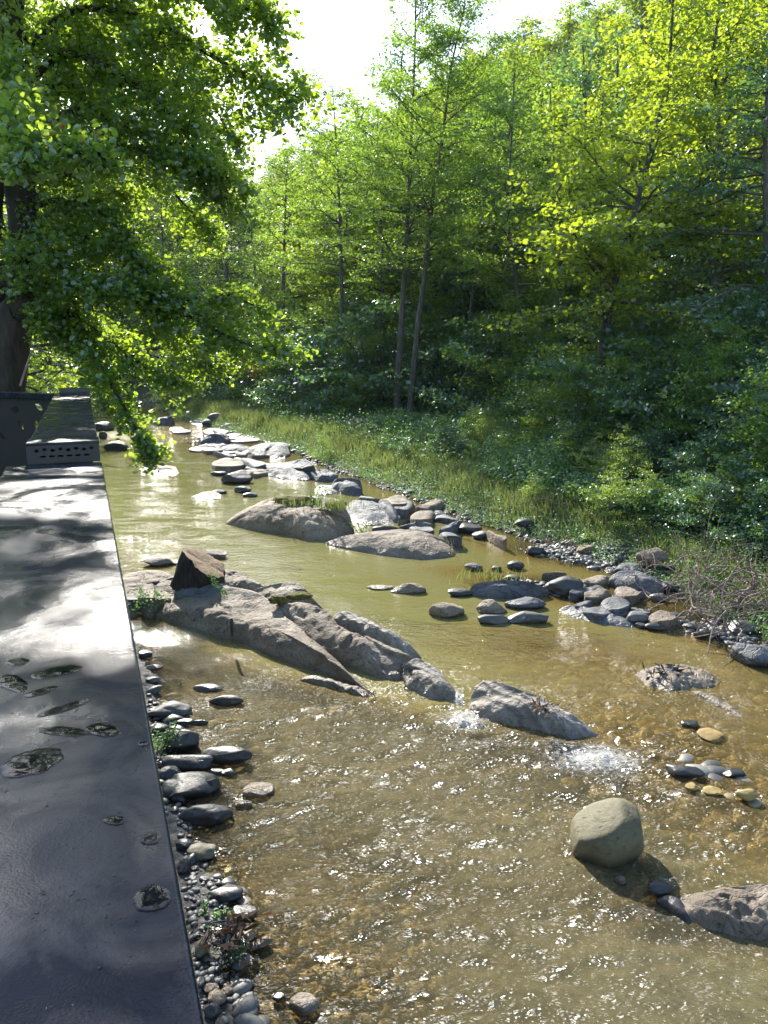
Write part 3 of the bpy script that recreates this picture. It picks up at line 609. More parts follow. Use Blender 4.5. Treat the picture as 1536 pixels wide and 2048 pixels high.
# repeated cobbles: shared shapes, one object each
rng = np.random.default_rng(7)
PEB = []
for k in range(10):
    for mt in ('grey', 'blue', 'dark', 'amber', 'tan'):
        v, f = stone_shape(300 + k, 3, int(rng.integers(1, 6)), 0.07)
        PEB.append((mt, mesh_np('cobble', v, tris=f, mat=M[mt], smooth=True)))
def cobbles(n, quad, size, mats, label, group, name='cobble', under=False, flat=0.5, sink=.2):
    q = [np.array(P(*c)) for c in quad]; ch = [p_ for p_ in PEB if p_[0] in mats]
    for k in range(n):
        u, v = rng.random(2); p_ = (q[0] * (1 - u) + q[1] * u) * (1 - v) + (q[3] * (1 - u) + q[2] * u) * v
        g = gz(p_[0], p_[1])
        if under and g > -.01: continue
        if not under and g < -.16: continue
        s = size[0] + (size[1] - size[0]) * rng.random() ** 2.2
        o = bpy.data.objects.new(name, ch[rng.integers(len(ch))][1]); COL.objects.link(o)
        hz = s * flat * rng.uniform(.6, 1.1); o.scale = (s, s * rng.uniform(.6, .95), hz)
        o.rotation_euler = (rng.uniform(-.2, .2), rng.uniform(-.2, .2), rng.uniform(0, 6.28))
        o.location = (p_[0], p_[1], g + hz * (1 - sink)); tag(o, label, 'cobble', group)
cobbles(80, [(890,1150),(1030,1085),(1340,1160),(1330,1250)], (.05, .19), ('grey', 'blue', 'dark'), 'small rounded grey cobble among many on the gravel bar', 'cobbles on the gravel bar')
cobbles(14, [(1020,1130),(1180,1120),(1240,1180),(1200,1240)], (.07, .16), ('grey', 'blue'), 'small rounded grey cobble among many on the gravel bar', 'cobbles on the gravel bar')
cobbles(50, [(700,985),(820,985),(1130,1085),(960,1085)], (.05, .20), ('grey', 'dark', 'blue'), 'small grey stone strewn at the foot of the grassy bank', 'stones along the grassy bank')
cobbles(40, [(300,862),(420,828),(760,985),(560,960)], (.10, .42), ('dark', 'blue', 'grey'), 'dark stone strewn along the far shore upstream', 'stones along the upstream shore')
cobbles(14, [(200,850),(290,830),(330,880),(230,900)], (.2, .5), ('dark', 'blue'), 'dark stone breaking the bright riffle upstream', 'stones in the upstream riffle')
cobbles(70, [(1180,1430),(1560,1400),(1560,1720),(1260,1620)], (.04, .13), ('amber', 'tan'), 'amber cobble under the shallow water right of the ledge', 'submerged cobbles in the right shallows', under=True, flat=.45)
cobbles(50, [(500,1850),(700,1800),(800,2070),(480,2070)], (.035, .10), ('amber', 'tan'), 'pale brown cobble under the clear water near the lower shore', 'submerged cobbles near the lower shore', under=True, flat=.4)
cobbles(34, [(370,1640),(440,1640),(545,2060),(385,2060)], (.02, .07), ('grey', 'dark', 'tan'), 'small stone in the muddy shore beside the railing', 'stones on the muddy shore')
cobbles(26, [(330,1440),(430,1440),(470,1660),(350,1660)], (.07, .17), ('dark',), 'small dark stone filling gaps on the near shore', 'gap stones on the near shore')
cobbles(24, [(300,1380),(400,1380),(480,1640),(330,1640)], (.04, .12), ('dark', 'grey'), 'small dark stone filling gaps on the near shore', 'gap stones on the near shore')
cobbles(36, [(950,1260),(1250,1290),(1350,1400),(1000,1370)], (.08, .26), ('amber','tan'), 'blurred amber stone under the water of the right channel', 'submerged stones in the right channel', under=True, flat=.4)

def pebbles(name, label, sets, seed=91):
    rg = np.random.default_rng(seed); V = []; F = []; n0 = 0; VA = []
    v0 = [stone_shape(400 + k, 2, 3, .06) for k in range(6)]
    for n, quad, (a, b) in sets:
        q = [np.array(P(*c)) for c in quad]
        for k in range(n):
            u, v = rg.random(2); p_ = (q[0] * (1 - u) + q[1] * u) * (1 - v) + (q[3] * (1 - u) + q[2] * u) * v
            g = gz(p_[0], p_[1]); s = a + (b - a) * rg.random() ** 2; vv, ff = v0[rg.integers(6)]
            if g < -.5 or g > .5: continue
            t = rg.uniform(0, 6.28); c_, s_ = math.cos(t), math.sin(t); w = vv * [s, s * .75, s * .5]
            w = np.stack([w[:, 0] * c_ - w[:, 1] * s_, w[:, 0] * s_ + w[:, 1] * c_, w[:, 2]], -1) + [p_[0], p_[1], g + s * .22]
            V.append(w); F.append(ff + n0); n0 += len(w); VA.append(np.full(len(w), rg.random()))
    return tag(obj(name, mesh_np(name, np.concatenate(V), tris=np.concatenate(F), mat=M['pebble'], smooth=True, vattr={'var': np.concatenate(VA)})), label, 'pebbles', kind='stuff')
m = Mat('pebble'); p = m.pos(); z = m.n('SeparateXYZ', {0: m.n('NewGeometry').outputs['Position']}).outputs[2]; f = m.noise(p, 40, 4, .6)
dry = m.ramp(vary(m), [(0, (.03, .029, .028)), (.4, (.08, .078, .075)), (.75, (.16, .155, .145)), (1, (.26, .24, .2))])
wetc = m.ramp(vary(m), [(0, (.09, .055, .018)), (.4, (.20, .125, .035)), (.75, (.32, .22, .07)), (1, (.45, .36, .17))])
c_ = m.mix(m.n('MapRange', {'Value': z, 'From Min': -.03, 'From Max': .01}).outputs[0], wetc, dry)
M['pebble'] = m.surf(m.principled(Base_Color=c_, Roughness=.55, Normal=m.bump(f, .5, .006)))
pebbles('pebbles', 'countless small pebbles covering the gravel bar and the shores', [
    (2600, [(880,1150),(1030,1070),(1360,1140),(1360,1260)], (.02, .075)), (1500, [(560,905),(830,980),(1180,1095),(960,1100)], (.02, .07)), (700, [(350,1600),(450,1600),(560,2060),(385,2060)], (.008, .035)),
    (400, [(290,1380),(400,1380),(480,1640),(330,1640)], (.015, .05)), (1300, [(300,850),(450,812),(760,985),(560,965)], (.04, .14)), (500, [(1330,1230),(1480,1240),(1560,1330),(1400,1290)], (.02, .07))])
pebbles('riverbed_pebbles', 'amber and brown pebbles paving the riverbed under the clear shallows', [
    (1700, [(1100,1290),(1560,1330),(1600,1760),(1150,1620)], (.03, .16)), (900, [(900,1240),(1300,1270),(1400,1420),(1000,1400)], (.04, .14)), (700, [(470,1780),(850,1760),(950,2080),(470,2080)], (.02, .10)), (120, [(320,1380),(750,1400),(800,1650),(440,1640)], (.05, .18)), (60, [(700,1500),(1100,1500),(1100,1800),(700,1800)], (.08, .24))], 92)

def flat_slabs(n, quad, wr, zr, label, group, seed, mats=('blue', 'sand')):
    rg = np.random.default_rng(seed); q = [np.array(c, float) for c in quad]
    for k in range(n):
        u, v = rg.random(2); c = (q[0] * (1 - u) + q[1] * u) * (1 - v) + (q[3] * (1 - u) + q[2] * u) * v
        w = rg.uniform(*wr); hgt = w * rg.uniform(.16, .26); ph = rg.uniform(0, 6.28); zz = rg.uniform(*zr); tl = rg.uniform(0, 6.28); pts = []
        for j in range(7):
            a = ph + 2 * math.pi * (j + rg.uniform(-.25, .25)) / 7; r_ = rg.uniform(.75, 1.1); pts.append((c[0] + w * r_ * math.cos(a), c[1] + hgt * r_ * math.sin(a), zz * max(0, .5 + .6 * math.cos(a - tl))))
        b = P(c[0], c[1]); 
        if gz(b[0], b[1]) > zz * .8: continue
        slab('flat_rock', label, pts, zz * .9, M[mats[k % len(mats)]], seed=seed * 50 + k, amp=.02 + .012 * w * mpp(b[1]) , N=60, rings=12, group=group, p=5)
flat_slabs(26, [(300,838),(420,842),(640,960),(500,950)], (16, 42), (.06, .26), 'angular slab in the jumble of flat rocks upstream', 'flat rocks upstream', 61)
flat_slabs(16, [(690,985),(860,1000),(1000,1080),(860,1075)], (14, 34), (.08, .25), 'flat slab lying along the foot of the far bank', 'flat rocks along the far bank', 62)
flat_slabs(14, [(1000,1150),(1200,1150),(1330,1235),(1130,1215)], (18, 40), (.08, .16), 'flat slab half buried in the gravel bar', 'flat rocks in the gravel bar', 63)
flat_slabs(6, [(255,1120),(330,1120),(345,1210),(255,1215)], (22, 44), (.15, .3), 'shaded slab stacked between the stump and the railing', 'shaded slabs by the stump', 64)
# ------------------------------------------------------------------ railing and deck
U = np.array([-math.sin(math.radians(21)), math.cos(math.radians(21)), 0]); LFT = np.array([-U[1], U[0], 0])
R0 = np.array([-.116, .42, 0]) - U * .42 / U[1]                 # right edge line of the cap, at y = 0
def along(y): return R0 + U * (y / U[1])
def box_mesh(name, mat, o, ex, ey, ez, lx, ly, lz, bev=0.004):
    """box with corner o and edge vectors ex*lx ..."""
    bm = bmesh.new(); V = []
    for k in (0, 1):
        for a, b in ((0, 0), (1, 0), (1, 1), (0, 1)):
            V.append(bm.verts.new(Vector(np.array(o) + np.array(ex) * lx * a + np.array(ey) * ly * b + np.array(ez) * lz * k)))
    for f in ((3, 2, 1, 0), (4, 5, 6, 7), (0, 1, 5, 4), (1, 2, 6, 5), (2, 3, 7, 6), (3, 0, 4, 7)): bm.faces.new([V[i] for i in f])
    bmesh.ops.recalc_face_normals(bm, faces=bm.faces)
    if bev: bmesh.ops.bevel(bm, geom=bm.edges[:], offset=bev, segments=3, affect='EDGES', profile=0.5)
    me = bpy.data.meshes.new(name); bm.to_mesh(me); bm.free(); me.materials.append(mat) if mat else None
    for p_ in me.polygons: p_.use_smooth = len(p_.vertices) == 4 and p_.area < 0.02
    return me
m = Mat('wet_painted_steel'); p = m.pos()
big = m.noise(m.pos((1, 1, 1)), 5.0, 5, 0.6, 0.8); film = m.ramp(big, [(0.44, (0, 0, 0)), (0.60, (1, 1, 1))])
orange = m.noise(p, 420, 2, 0.5)
nor = m.bump(orange, 0.30, 0.0010)
rgh = m.n('MapRange', {'Value': film, 'To Min': 0.36, 'To Max': 0.13}).outputs[0]
dust = m.noise(p, 3.0, 5, 0.7)
M['steel'] = m.surf(m.principled(Base_Color=m.ramp(dust, [(0.35, (0.006, 0.011, 0.022)), (0.7, (0.015, 0.022, 0.038))]), Roughness=rgh, Specular_IOR_Level=m.n('MapRange', {'Value': m.noise(m.pos((1, 1, 1)), 7.0, 4, .6, 1.0), 'From Min': .38, 'From Max': .62, 'To Min': .12, 'To Max': .5}).outputs[0], Normal=nor))  # blue in the paint stands in for the sky reflected on the cap
m = Mat('dark_painted_steel'); p = m.pos()
M['steel_dark'] = m.surf(m.principled(Base_Color=(0.022, 0.022, 0.026, 1), Roughness=0.42, Normal=m.bump(m.noise(p, 300, 2), 0.3, 0.001)))
m = Mat('puddle_water'); p = m.pos()
pn_ = m.bump(m.noise(p, 35, 2), 0.4, 0.004)
M['puddle'] = m.surf(m.n('MixShader', {0: m.n('Fresnel', {'IOR': 1.36, 'Normal': pn_}).outputs[0], 1: m.n('BsdfTransparent', {'Color': (0.75, 0.78, 0.82, 1)}).outputs[0], 2: m.n('BsdfGlossy', {'Roughness': 0.04, 'Normal': pn_}).outputs[0]}).outputs[0])

ZC, ZU = 3.57, 3.64
rail = empty('steel_railing', along(0) + [0, 0, 2.45], 'dark wet steel railing with a broad flat cap, speckled with rain drops, along the deck', 'railing')
def part(name, me, parent, **k):
    o = obj(name, me, parent); o.location = -np.array(parent.location) if parent.parent is None else (0, 0, 0)
    return tag(o, **k)
cap = part('handrail_cap', box_mesh('handrail_cap', M['steel'], along(-1.6) + [0, 0, ZC - .05], U, LFT, (0, 0, 1), (2.88 + 1.6) / U[1], .325, .05, .004), rail)
part('side_panel', box_mesh('side_panel', M['steel_dark'], along(-1.6) + LFT * .10 + [0, 0, 2.47], U, LFT, (0, 0, 1), (6.0 + 1.6) / U[1], .06, ZC - .055 - 2.47, 0), rail)
up = part('upper_cap', box_mesh('upper_cap', M['steel'], along(2.95) + LFT * .006 + [0, 0, ZU - .045], U, LFT, (0, 0, 1), (6.02 - 2.95) / U[1], .245, .045, .003), rail)
part('cap_support', box_mesh('cap_support', M['steel_dark'], along(2.97) + LFT * .03 + [0, 0, ZC - .045], U, LFT, (0, 0, 1), (5.98 - 2.97) / U[1], .20, ZU - .05 - ZC + .045, 0), rail)
def cut_plate(name, w, h, holes, thick, mat):
    """a plate w x h in its local XY plane with holes cut right through it"""
    cu = bpy.data.curves.new(name, 'CURVE'); cu.dimensions = '2D'; cu.fill_mode = 'BOTH'; cu.extrude = thick / 2
    for loop in [[(0, 0), (w, 0), (w, h), (0, h)]] + holes:
        s_ = cu.splines.new('POLY'); s_.points.add(len(loop) - 1); s_.use_cyclic_u = True
        for q_, (a, b) in zip(s_.points, loop): q_.co = (a, b, 0, 1)
    t = bpy.data.objects.new('tmp', cu); COL.objects.link(t); bpy.context.view_layer.update()
    me = bpy.data.meshes.new_from_object(t.evaluated_get(bpy.context.evaluated_depsgraph_get())); me.name = name
    bpy.data.objects.remove(t); me.materials.clear(); me.materials.append(mat); return me
def place_plane(o, origin, ex, ey):
    ex = Vector(ex).normalized(); ey = Vector(ey).normalized(); ez = ex.cross(ey)
    from mathutils import Matrix
    mt = Matrix((ex, ey, ez)).transposed().to_4x4(); mt.translation = Vector(origin); o.matrix_local = mt
def xform(me, origin, ex, ey):
    ex = np.array(ex, float); ex /= np.linalg.norm(ex); ey = np.array(ey, float); ez = np.cross(ex, ey)
    n = len(me.vertices); co = np.zeros(n * 3, np.float32); me.vertices.foreach_get('co', co); co = co.reshape(-1, 3)
    w = np.array(origin) + co[:, :1] * ex + co[:, 1:2] * ey + co[:, 2:3] * ez
    me.vertices.foreach_set('co', w.astype(np.float32).ravel()); me.update(); return me
def slot(cx, cy, rw, rh, n=12): return [(cx + rw * math.cos(2 * math.pi * k / n), cy + rh * math.sin(2 * math.pi * k / n)) for k in range(n)]
holes = [slot(.035 + .027 * k, .048 + .004 * (k % 2), .008, .006) for k in range(8)] + [slot(.055 + .03 * k, .026, .011, .004) for k in range(6)]
me = xform(cut_plate('end_plate', .252, .078, holes, .004, M['steel_dark']), along(2.90) + LFT * .256 + [0, 0, ZC + .001], -LFT, (0, 0, 1))
part('end_plate', me, rail)
part('joint_cover', box_mesh('joint_cover', M['steel'], along(2.895) + LFT * .002 + [0, 0, ZU - .001], U, LFT, (0, 0, 1), .17, .256, .005, .002), rail)
part('end_bracket', box_mesh('end_bracket', M['steel_dark'], along(6.03) + LFT * .0 + [0, 0, ZU - .02], U, LFT, (0, 0, 1), .05, .22, .055, .004), rail)
for yy in (0.6, 2.9, 6.0):
    part('post', box_mesh('post', M['steel_dark'], along(yy) + LFT * .165 + [0, 0, 2.47], U, LFT, (0, 0, 1), .06, .06, ZC - .055 - 2.47, .003), rail)
# puddles lying on the cap
def puddle(pts, label, seed):
    q0 = np.array([P(a, b, ZC) for a, b in pts]); c = q0.mean(0); d = q0[:, :2] - c[:2]; w_, e_ = np.linalg.eigh(np.cov(d.T)); r_ = np.sqrt(w_) * 1.2
    th = np.linspace(0, 2 * math.pi, 72, endpoint=False); wb = 1 + .22 * fbm(np.stack([np.cos(th) * 1.6 + seed, np.sin(th) * 1.6, th * 0], -1), 3, seed)
    o = np.zeros((72, 3)); o[:, :2] = c[:2] + (e_[:, 0] * (r_[0] * np.cos(th) * wb)[:, None] + e_[:, 1] * (r_[1] * np.sin(th) * wb)[:, None]); o[:, 2] = ZC
    V = [c + s * (o - c) + [0, 0, h] for s, h in ((.02, .0008), (.5, .0008), (.85, .0007), (.96, .0004), (1.0, .0001))]
    V = np.array(V); N = len(o); i = np.arange(4)[:, None] * N; j = np.arange(N)[None]; k = (j + 1) % N
    qd = np.stack([i + j, i + N + j, i + N + k, i + k], -1).reshape(-1, 4); fl = V.reshape(-1, 3)
    if np.cross(fl[qd[70, 1]] - fl[qd[70, 0]], fl[qd[70, 3]] - fl[qd[70, 0]])[2] < 0: qd = qd[:, ::-1].copy()
    ob = obj('puddle', mesh_np('puddle', fl - c, qd, mat=M['puddle'], smooth=True), loc=c)
    tag(ob, label, 'puddle', 'rain puddles on the railing cap')
for k, (pts, lb) in enumerate([
    ([(262,1800),(285,1792),(300,1775),(318,1760),(338,1775),(345,1800),(335,1822),(300,1830),(275,1818)], 'largest crescent-shaped rain puddle near the outer edge of the railing cap'),
    ([(272,1682),(290,1672),(305,1664),(325,1672),(318,1688),(290,1692)], 'small rain puddle above the crescent-shaped one on the railing cap'),
    ([(160,1455),(200,1448),(235,1450),(240,1468),(215,1478),(190,1466)], 'ragged puddle with ripples in the middle of the railing cap'),
    ([(0,1512),(60,1505),(130,1502),(125,1520),(75,1530),(45,1548),(0,1575)], 'broad blue puddle at the inner edge of the railing cap'),
    ([(76,1458),(110,1452),(175,1456),(182,1470),(140,1476),(90,1466)], 'thin blue puddle right of the broad blue one'),
    ([(0,1350),(30,1348),(56,1372),(40,1380),(0,1380)], 'white-reflecting puddle at the inner edge of the railing cap'),
    ([(60,1350),(90,1338),(150,1330),(165,1336),(130,1348),(75,1362)], 'long pale streak of water, upper of two on the railing cap'),
    ([(48,1388),(80,1378),(114,1370),(108,1382),(60,1396)], 'short pale streak of water between the two long ones'),
    ([(70,1430),(120,1412),(180,1396),(170,1408),(100,1434)], 'long pale streak of water, lower of two on the railing cap'),
    ([(12,1322),(40,1316),(56,1320),(50,1330),(20,1332)], 'small oval drop puddle high on the railing cap'),
    ([(206,1640),(235,1630),(250,1640),(228,1652)], 'cluster of big drops in the middle of the railing cap'),
    ([(276,1488),(288,1482),(296,1488),(286,1494)], 'tiny rain puddle close to the outer edge of the railing cap')]):
    puddle(pts, lb, k)
# fine rain drops on the paint
def drops(n):
    rg = np.random.default_rng(8); v0, f0 = ICO[2]; V = []; F = []; k = 0
    for _ in range(n):
        y = .30 + 1.6 * rg.random() ** 1.5; w = rg.uniform(.01, .315); c = along(y) + LFT * w
        dn = fbm(np.array([c * 9]), 2, 77)[0]
        if rg.random() > .25 + 1.6 * dn + (.3 if w < .12 else 0): continue
        r = .0006 + .0011 * rg.random() ** 3; V.append(v0 * [r, r * rg.uniform(.8, 1.2), r * .45] + c + [0, 0, ZC]); F.append(f0 + k); k += len(v0)
    tag(obj('rain_drops', mesh_np('rain_drops', np.concatenate(V), tris=np.concatenate(F), mat=M['puddle'], smooth=True)), 'fine rain drops beading on the dark railing cap', 'rain drops', kind='stuff')
drops(4200)
# the leaf-pattern panel that closes the deck at the far end
A = P(112, 787, ZU - .02); B = P(-70, 781, ZU - .02); ex = (B - A); ex[2] = 0; Lp = np.linalg.norm(ex) + 1.6; ex /= np.linalg.norm(ex)
pan = empty('railing_panel', A * [1, 1, 0] + [0, 0, 2.45], 'dark steel railing panel with cut-out leaf shapes, closing the far end of the deck', 'railing')
nrm = np.array([-ex[1], ex[0], 0])
part('top_rail', box_mesh('top_rail', M['steel'], A - nrm * .03 + [0, 0, -.05], ex, nrm, (0, 0, 1), Lp, .07, .05, .004), pan)
def leafhole(cx, cz, L, ang, wd=.26):
    pts = []
    for t in np.linspace(0, 1, 9)[:-1]: pts.append((t - .5, math.sin(math.pi * t) ** 1.2 * wd))
    for t in np.linspace(1, 0, 9)[:-1]: pts.append((t - .5, -math.sin(math.pi * t) ** 1.2 * wd))
    c, s = math.cos(ang), math.sin(ang); return [(cx + L * (a * c - b * s), cz + L * (a * s + b * c)) for a, b in pts]
HP = 1.05
def s_z(px, py):     # where a photo pixel meets the panel's plane
    r = ray(px, py); o_ = np.array([0, 0, H]); t = np.dot(A - o_, nrm) / np.dot(r, nrm); q = o_ + r * t
    return float(np.dot(q - A, ex)), float(q[2] - (A[2] - .05 - HP))
holes = []
for px, py, L, an in ((30, 819, .115, 3.1), (78, 814, .10, 2.6), (42, 850, .105, -1.0), (74, 850, .09, -1.4), (4, 872, .1, -.5), (60, 884, .09, .8)):
    a_, b_ = s_z(px, py); holes.append(leafhole(a_, b_, L, math.pi - an))
rg = np.random.default_rng(5)
for k in range(22):
    a_, b_ = rg.uniform(.85, Lp - .15), rg.uniform(.1, HP - .1)
    if all(math.hypot(a_ - np.mean([q[0] for q in h]), b_ - np.mean([q[1] for q in h])) > .15 for h in holes): holes.append(leafhole(a_, b_, rg.uniform(.08, .12), rg.uniform(0, 3.1)))
part('leaf_panel', xform(cut_plate('leaf_panel', Lp, HP, holes, .006, M['steel_dark']), A + [0, 0, -.05 - HP], ex, (0, 0, 1)), pan)
dk = obj('deck_floor', box_mesh('deck_floor', M['bark_dark'], along(-3) + LFT * .02 + [0, 0, 2.37], U, LFT, (0, 0, 1), 9.3 / U[1], 3.5, .08, 0))
tag(dk, kind='structure', label='dark timber deck behind the railing')

# ------------------------------------------------------------------ stump, scraps, roots, twigs
def cut_log():
    base = P(400, 1168, .36); Y = base[1]; k = mpp(Y); ax = np.array([.30, -.12, .95]); ax /= np.linalg.norm(ax)
    R = 46 * k; L = 50 * k; root = empty('tree_stump', base, 'charred black tree stump, cut slantwise, lying on the rock ledge', 'stump')
    e1 = np.cross(ax, [0, 1, 0]); e1 /= np.linalg.norm(e1); e2 = np.cross(ax, e1); N = 48
    V = []
    for s in np.linspace(-.25, 1, 9):
        for j in range(N):
            a = 2 * math.pi * j / N; cut = .35 * math.cos(a) * max(s, 0)
            rr = R * (1.12 - .15 * s) * (1 + .06 * math.sin(5 * a) + .04 * math.sin(11 * a + 1) + .025 * math.sin(23 * a + s * 3) + .07 * math.sin(3 * a + 2 * s) + .03 * math.sin(37 * a + 4 * s))
            V.append(ax * (L * s + R * cut * .9) + e1 * rr * math.cos(a) + e2 * rr * .9 * math.sin(a))
    V = np.array(V); i = np.arange(8)[:, None] * N; j = np.arange(N)[None]; kk = (j + 1) % N
    q = np.stack([i + j, i + kk, i + N + kk, i + N + j], -1).reshape(-1, 4)
    obj('bark', mesh_np('bark', V, q, mat=M['stump_bark'], smooth=True), root)
    top = V[-N:] * .94 + V[-N:].mean(0) * .06; c = top.mean(0); VV = np.vstack([V[-N:], top + ax * .004, c + (top - c) * .5 - ax * .006, [c - ax * .012]])
    qs = np.concatenate([np.stack([b_ * N + j[0], b_ * N + kk[0], (b_ + 1) * N + kk[0], (b_ + 1) * N + j[0]], -1) for b_ in (0, 1)])
    tr = np.stack([2 * N + j[0], 2 * N + kk[0], np.full(N, 3 * N)], -1)
    m = Mat('sawn_wood'); pp = m.pos(obj=True)
    f = m.noise(pp, 22, 5, .7); 
    mt = m.surf(m.principled(Base_Color=m.ramp(f, [(.3, (.13, .075, .04)), (.55, (.38, .25, .14)), (.75, (.50, .37, .23))]), Roughness=.8, Normal=m.bump(f, .6, .02)))
    obj('cut_face', mesh_np('cut_face', VV, qs, tr, mt, True), root)
cut_log()
def twig(name, label, cat, pts, r0, r1, mat='twig', branches=0, seed=0, blen=.3, group=None):
    rg = np.random.default_rng(seed); ac = Acc(); p_ = spline(np.array(pts), 28); ac.tube(p_, np.linspace(r0, r1, 28), 7)
    for b in range(branches):
        k = rg.integers(6, 26); d = rg.normal(size=3) * [1, 1, .7] + (p_[min(k + 1, 27)] - p_[k - 1]) * 6; d /= np.linalg.norm(d)
        L = blen * rg.uniform(.4, 1); q = np.array([p_[k] + d * L * t + rg.normal(size=3) * .04 * L for t in np.linspace(0, 1, 6)]); q[0] = p_[k]
        rb = r0 + (r1 - r0) * k / 28; ac.tube(spline(q, 10), np.linspace(rb * .6, rb * .15, 10), 5)
    c = p_[0].copy()
    me = ac.mesh(name, M[mat]); me.transform(__import__('mathutils').Matrix.Translation(-Vector(c)))
    return tag(obj(name, me, loc=c), label, cat, group)
twig('dry_branch', 'curved bare dry branch standing out of the water by the black bank stone', 'branch', [P(882,1076,0), P(886,1064,.06), Q(905,1050,16.2), Q(922,1030,16.2), Q(930,1008,16.2)], .022, .006, branches=4, seed=2, blen=.35)
twig('iron_peg', 'short rusty iron peg standing in the smooth rock slab', 'peg', [P(464,1270,.22), P(464,1262,.34), P(463,1240,.36)][:2] + [np.array(P(464,1266,.28)) + [0, 0, .20]], .022, .020, 'bark_dark')
twig('stick', 'thin dark stick poking out of the water left of the big tan boulder', 'stick', [P(605,1140,0), P(590,1133,.03), P(560,1128,.04)], .008, .004, branches=2, seed=4)
def scrap(name, label, cat, px, py, z, w, mat, seed, n=26, flat=.5):
    rg = np.random.default_rng(seed); ac = Acc(); c = P(px, py, z)
    for k in range(n):
        a = c + rg.normal(size=3) * [w * .28, w * .28, w * .07 ] + [0, 0, w * .1]; d = rg.normal(size=3) * [1, 1, flat]; d /= np.linalg.norm(d); L = w * rg.uniform(.15, .45)
        s_ = np.cross(d, rg.normal(size=3)); s_ /= np.linalg.norm(s_); wd = L * rg.uniform(.12, .35)
        q = np.array([a - d * L / 2, a + s_ * wd * .5, a + d * L / 2, a - s_ * wd * .5]); q[:, 2] = np.maximum(q[:, 2], z)
        ac.add(q, np.array([[0, 1, 2, 3]]))
        if k % 4 == 0: ac.tube(np.array([a, a + d * L * .5 + [0, 0, .01], a + d * L]), [.005, .004, .002], 4)
    me = ac.mesh(name, mat, False); me.transform(__import__('mathutils').Matrix.Translation(-Vector(c))); return tag(obj(name, me, loc=c), label, cat)
litter = leaf_mat('dead_leaf', (0.05, 0.025, 0.012), (0.24, 0.13, 0.06), (0.25, 0.12, 0.04), tr=.2)
dark_l = leaf_mat('wet_dead_leaf', (0.012, 0.010, 0.008), (0.05, 0.035, 0.02), (0.08, 0.05, 0.02), tr=.1)
scrap('driftwood_scrap', 'black driftwood scrap jammed between two ledge rocks', 'driftwood', 806, 1345, .12, .28, dark_l, 3, 34, 1.6)
scrap('drift_clump', 'dark clump of drift leaves on the flat right-channel rock', 'leaf clump', 1330, 1352, .06, .42, dark_l, 4, 50, .9)
scrap('drift_clump', 'brown clump of leaves caught on the striped ledge rock', 'leaf clump', 1088, 1420, .25, .32, litter, 5, 46, .8)
scrap('drift_clump', 'little sprig of black debris at the tip of the low rock fin', 'leaf clump', 744, 1392, .04, .13, dark_l, 6, 14, 1.2)
scrap('leaf_litter', 'reddish brown leaf litter heaped on the muddy shore', 'leaf litter', 462, 1876, .08, .34, litter, 7, 110, .5)
scrap('leaf_litter', 'red-brown leaf scraps at the grass edge above the gravel', 'leaf litter', 1140, 1092, .25, .5, litter, 8, 40, .6)
# root tangle on the undercut right bank
def tangle(label, x0, x1, y0, y1, n, seed, name='root_tangle', thick=.012, Lr=(.3, 1.1)):
    rg = np.random.default_rng(seed); ac = Acc(); base = onground((x0 + x1) / 2, y1)
    for k in range(n):
        px = rg.uniform(x0, x1); py = y0 + (y1 - y0) * rg.beta(1.6, 1.4); g = onground(px, py); a = g + [0, -rg.uniform(0, .35), rg.uniform(.05, .45)]
        d = rg.normal(size=3) * [1, .55, .65]; d /= np.linalg.norm(d); pts = [a]; L = rg.uniform(*Lr); curl = rg.normal(size=3) * .5
        for s in range(7):
            d = d + curl * .35 + rg.normal(size=3) * .22; d /= np.linalg.norm(d); q = pts[-1] + d * L / 7; q[2] = max(q[2], gz(q[0], q[1]) + .01); pts.append(q)
        r0 = thick * rg.uniform(.35, 1.3) ; ac.tube(spline(pts, 20), np.linspace(r0, r0 * .25, 20), 5)
    me = ac.mesh(name, M['twig']); me.transform(__import__('mathutils').Matrix.Translation(-Vector(base))); return tag(obj(name, me, loc=base), label, 'roots')
tangle('wild tangle of bare brown roots hanging from the undercut right bank', 1350, 1560, 1170, 1285, 150, 1, thick=.014, Lr=(.3, 1.2))
tangle('loose curling roots drooping left of the main tangle under the brown boulder', 1270, 1400, 1125, 1230, 80, 2, thick=.013, Lr=(.2, .8))
tangle('thin brushwood lying on the bank above the root tangle', 1390, 1560, 1120, 1200, 60, 3, 'brushwood', .009, (.4, 1.3))
g1 = onground(1455, 1215)
twig('root_log', 'broken root stub with a pale end sticking out of the tangle', 'root', [g1 + [.05, 0, .0], g1 + [.12, -.1, .15], g1 + [.22, -.15, .32], g1 + [.30, -.2, .42]], .05, .035, seed=4, branches=5, blen=.5)
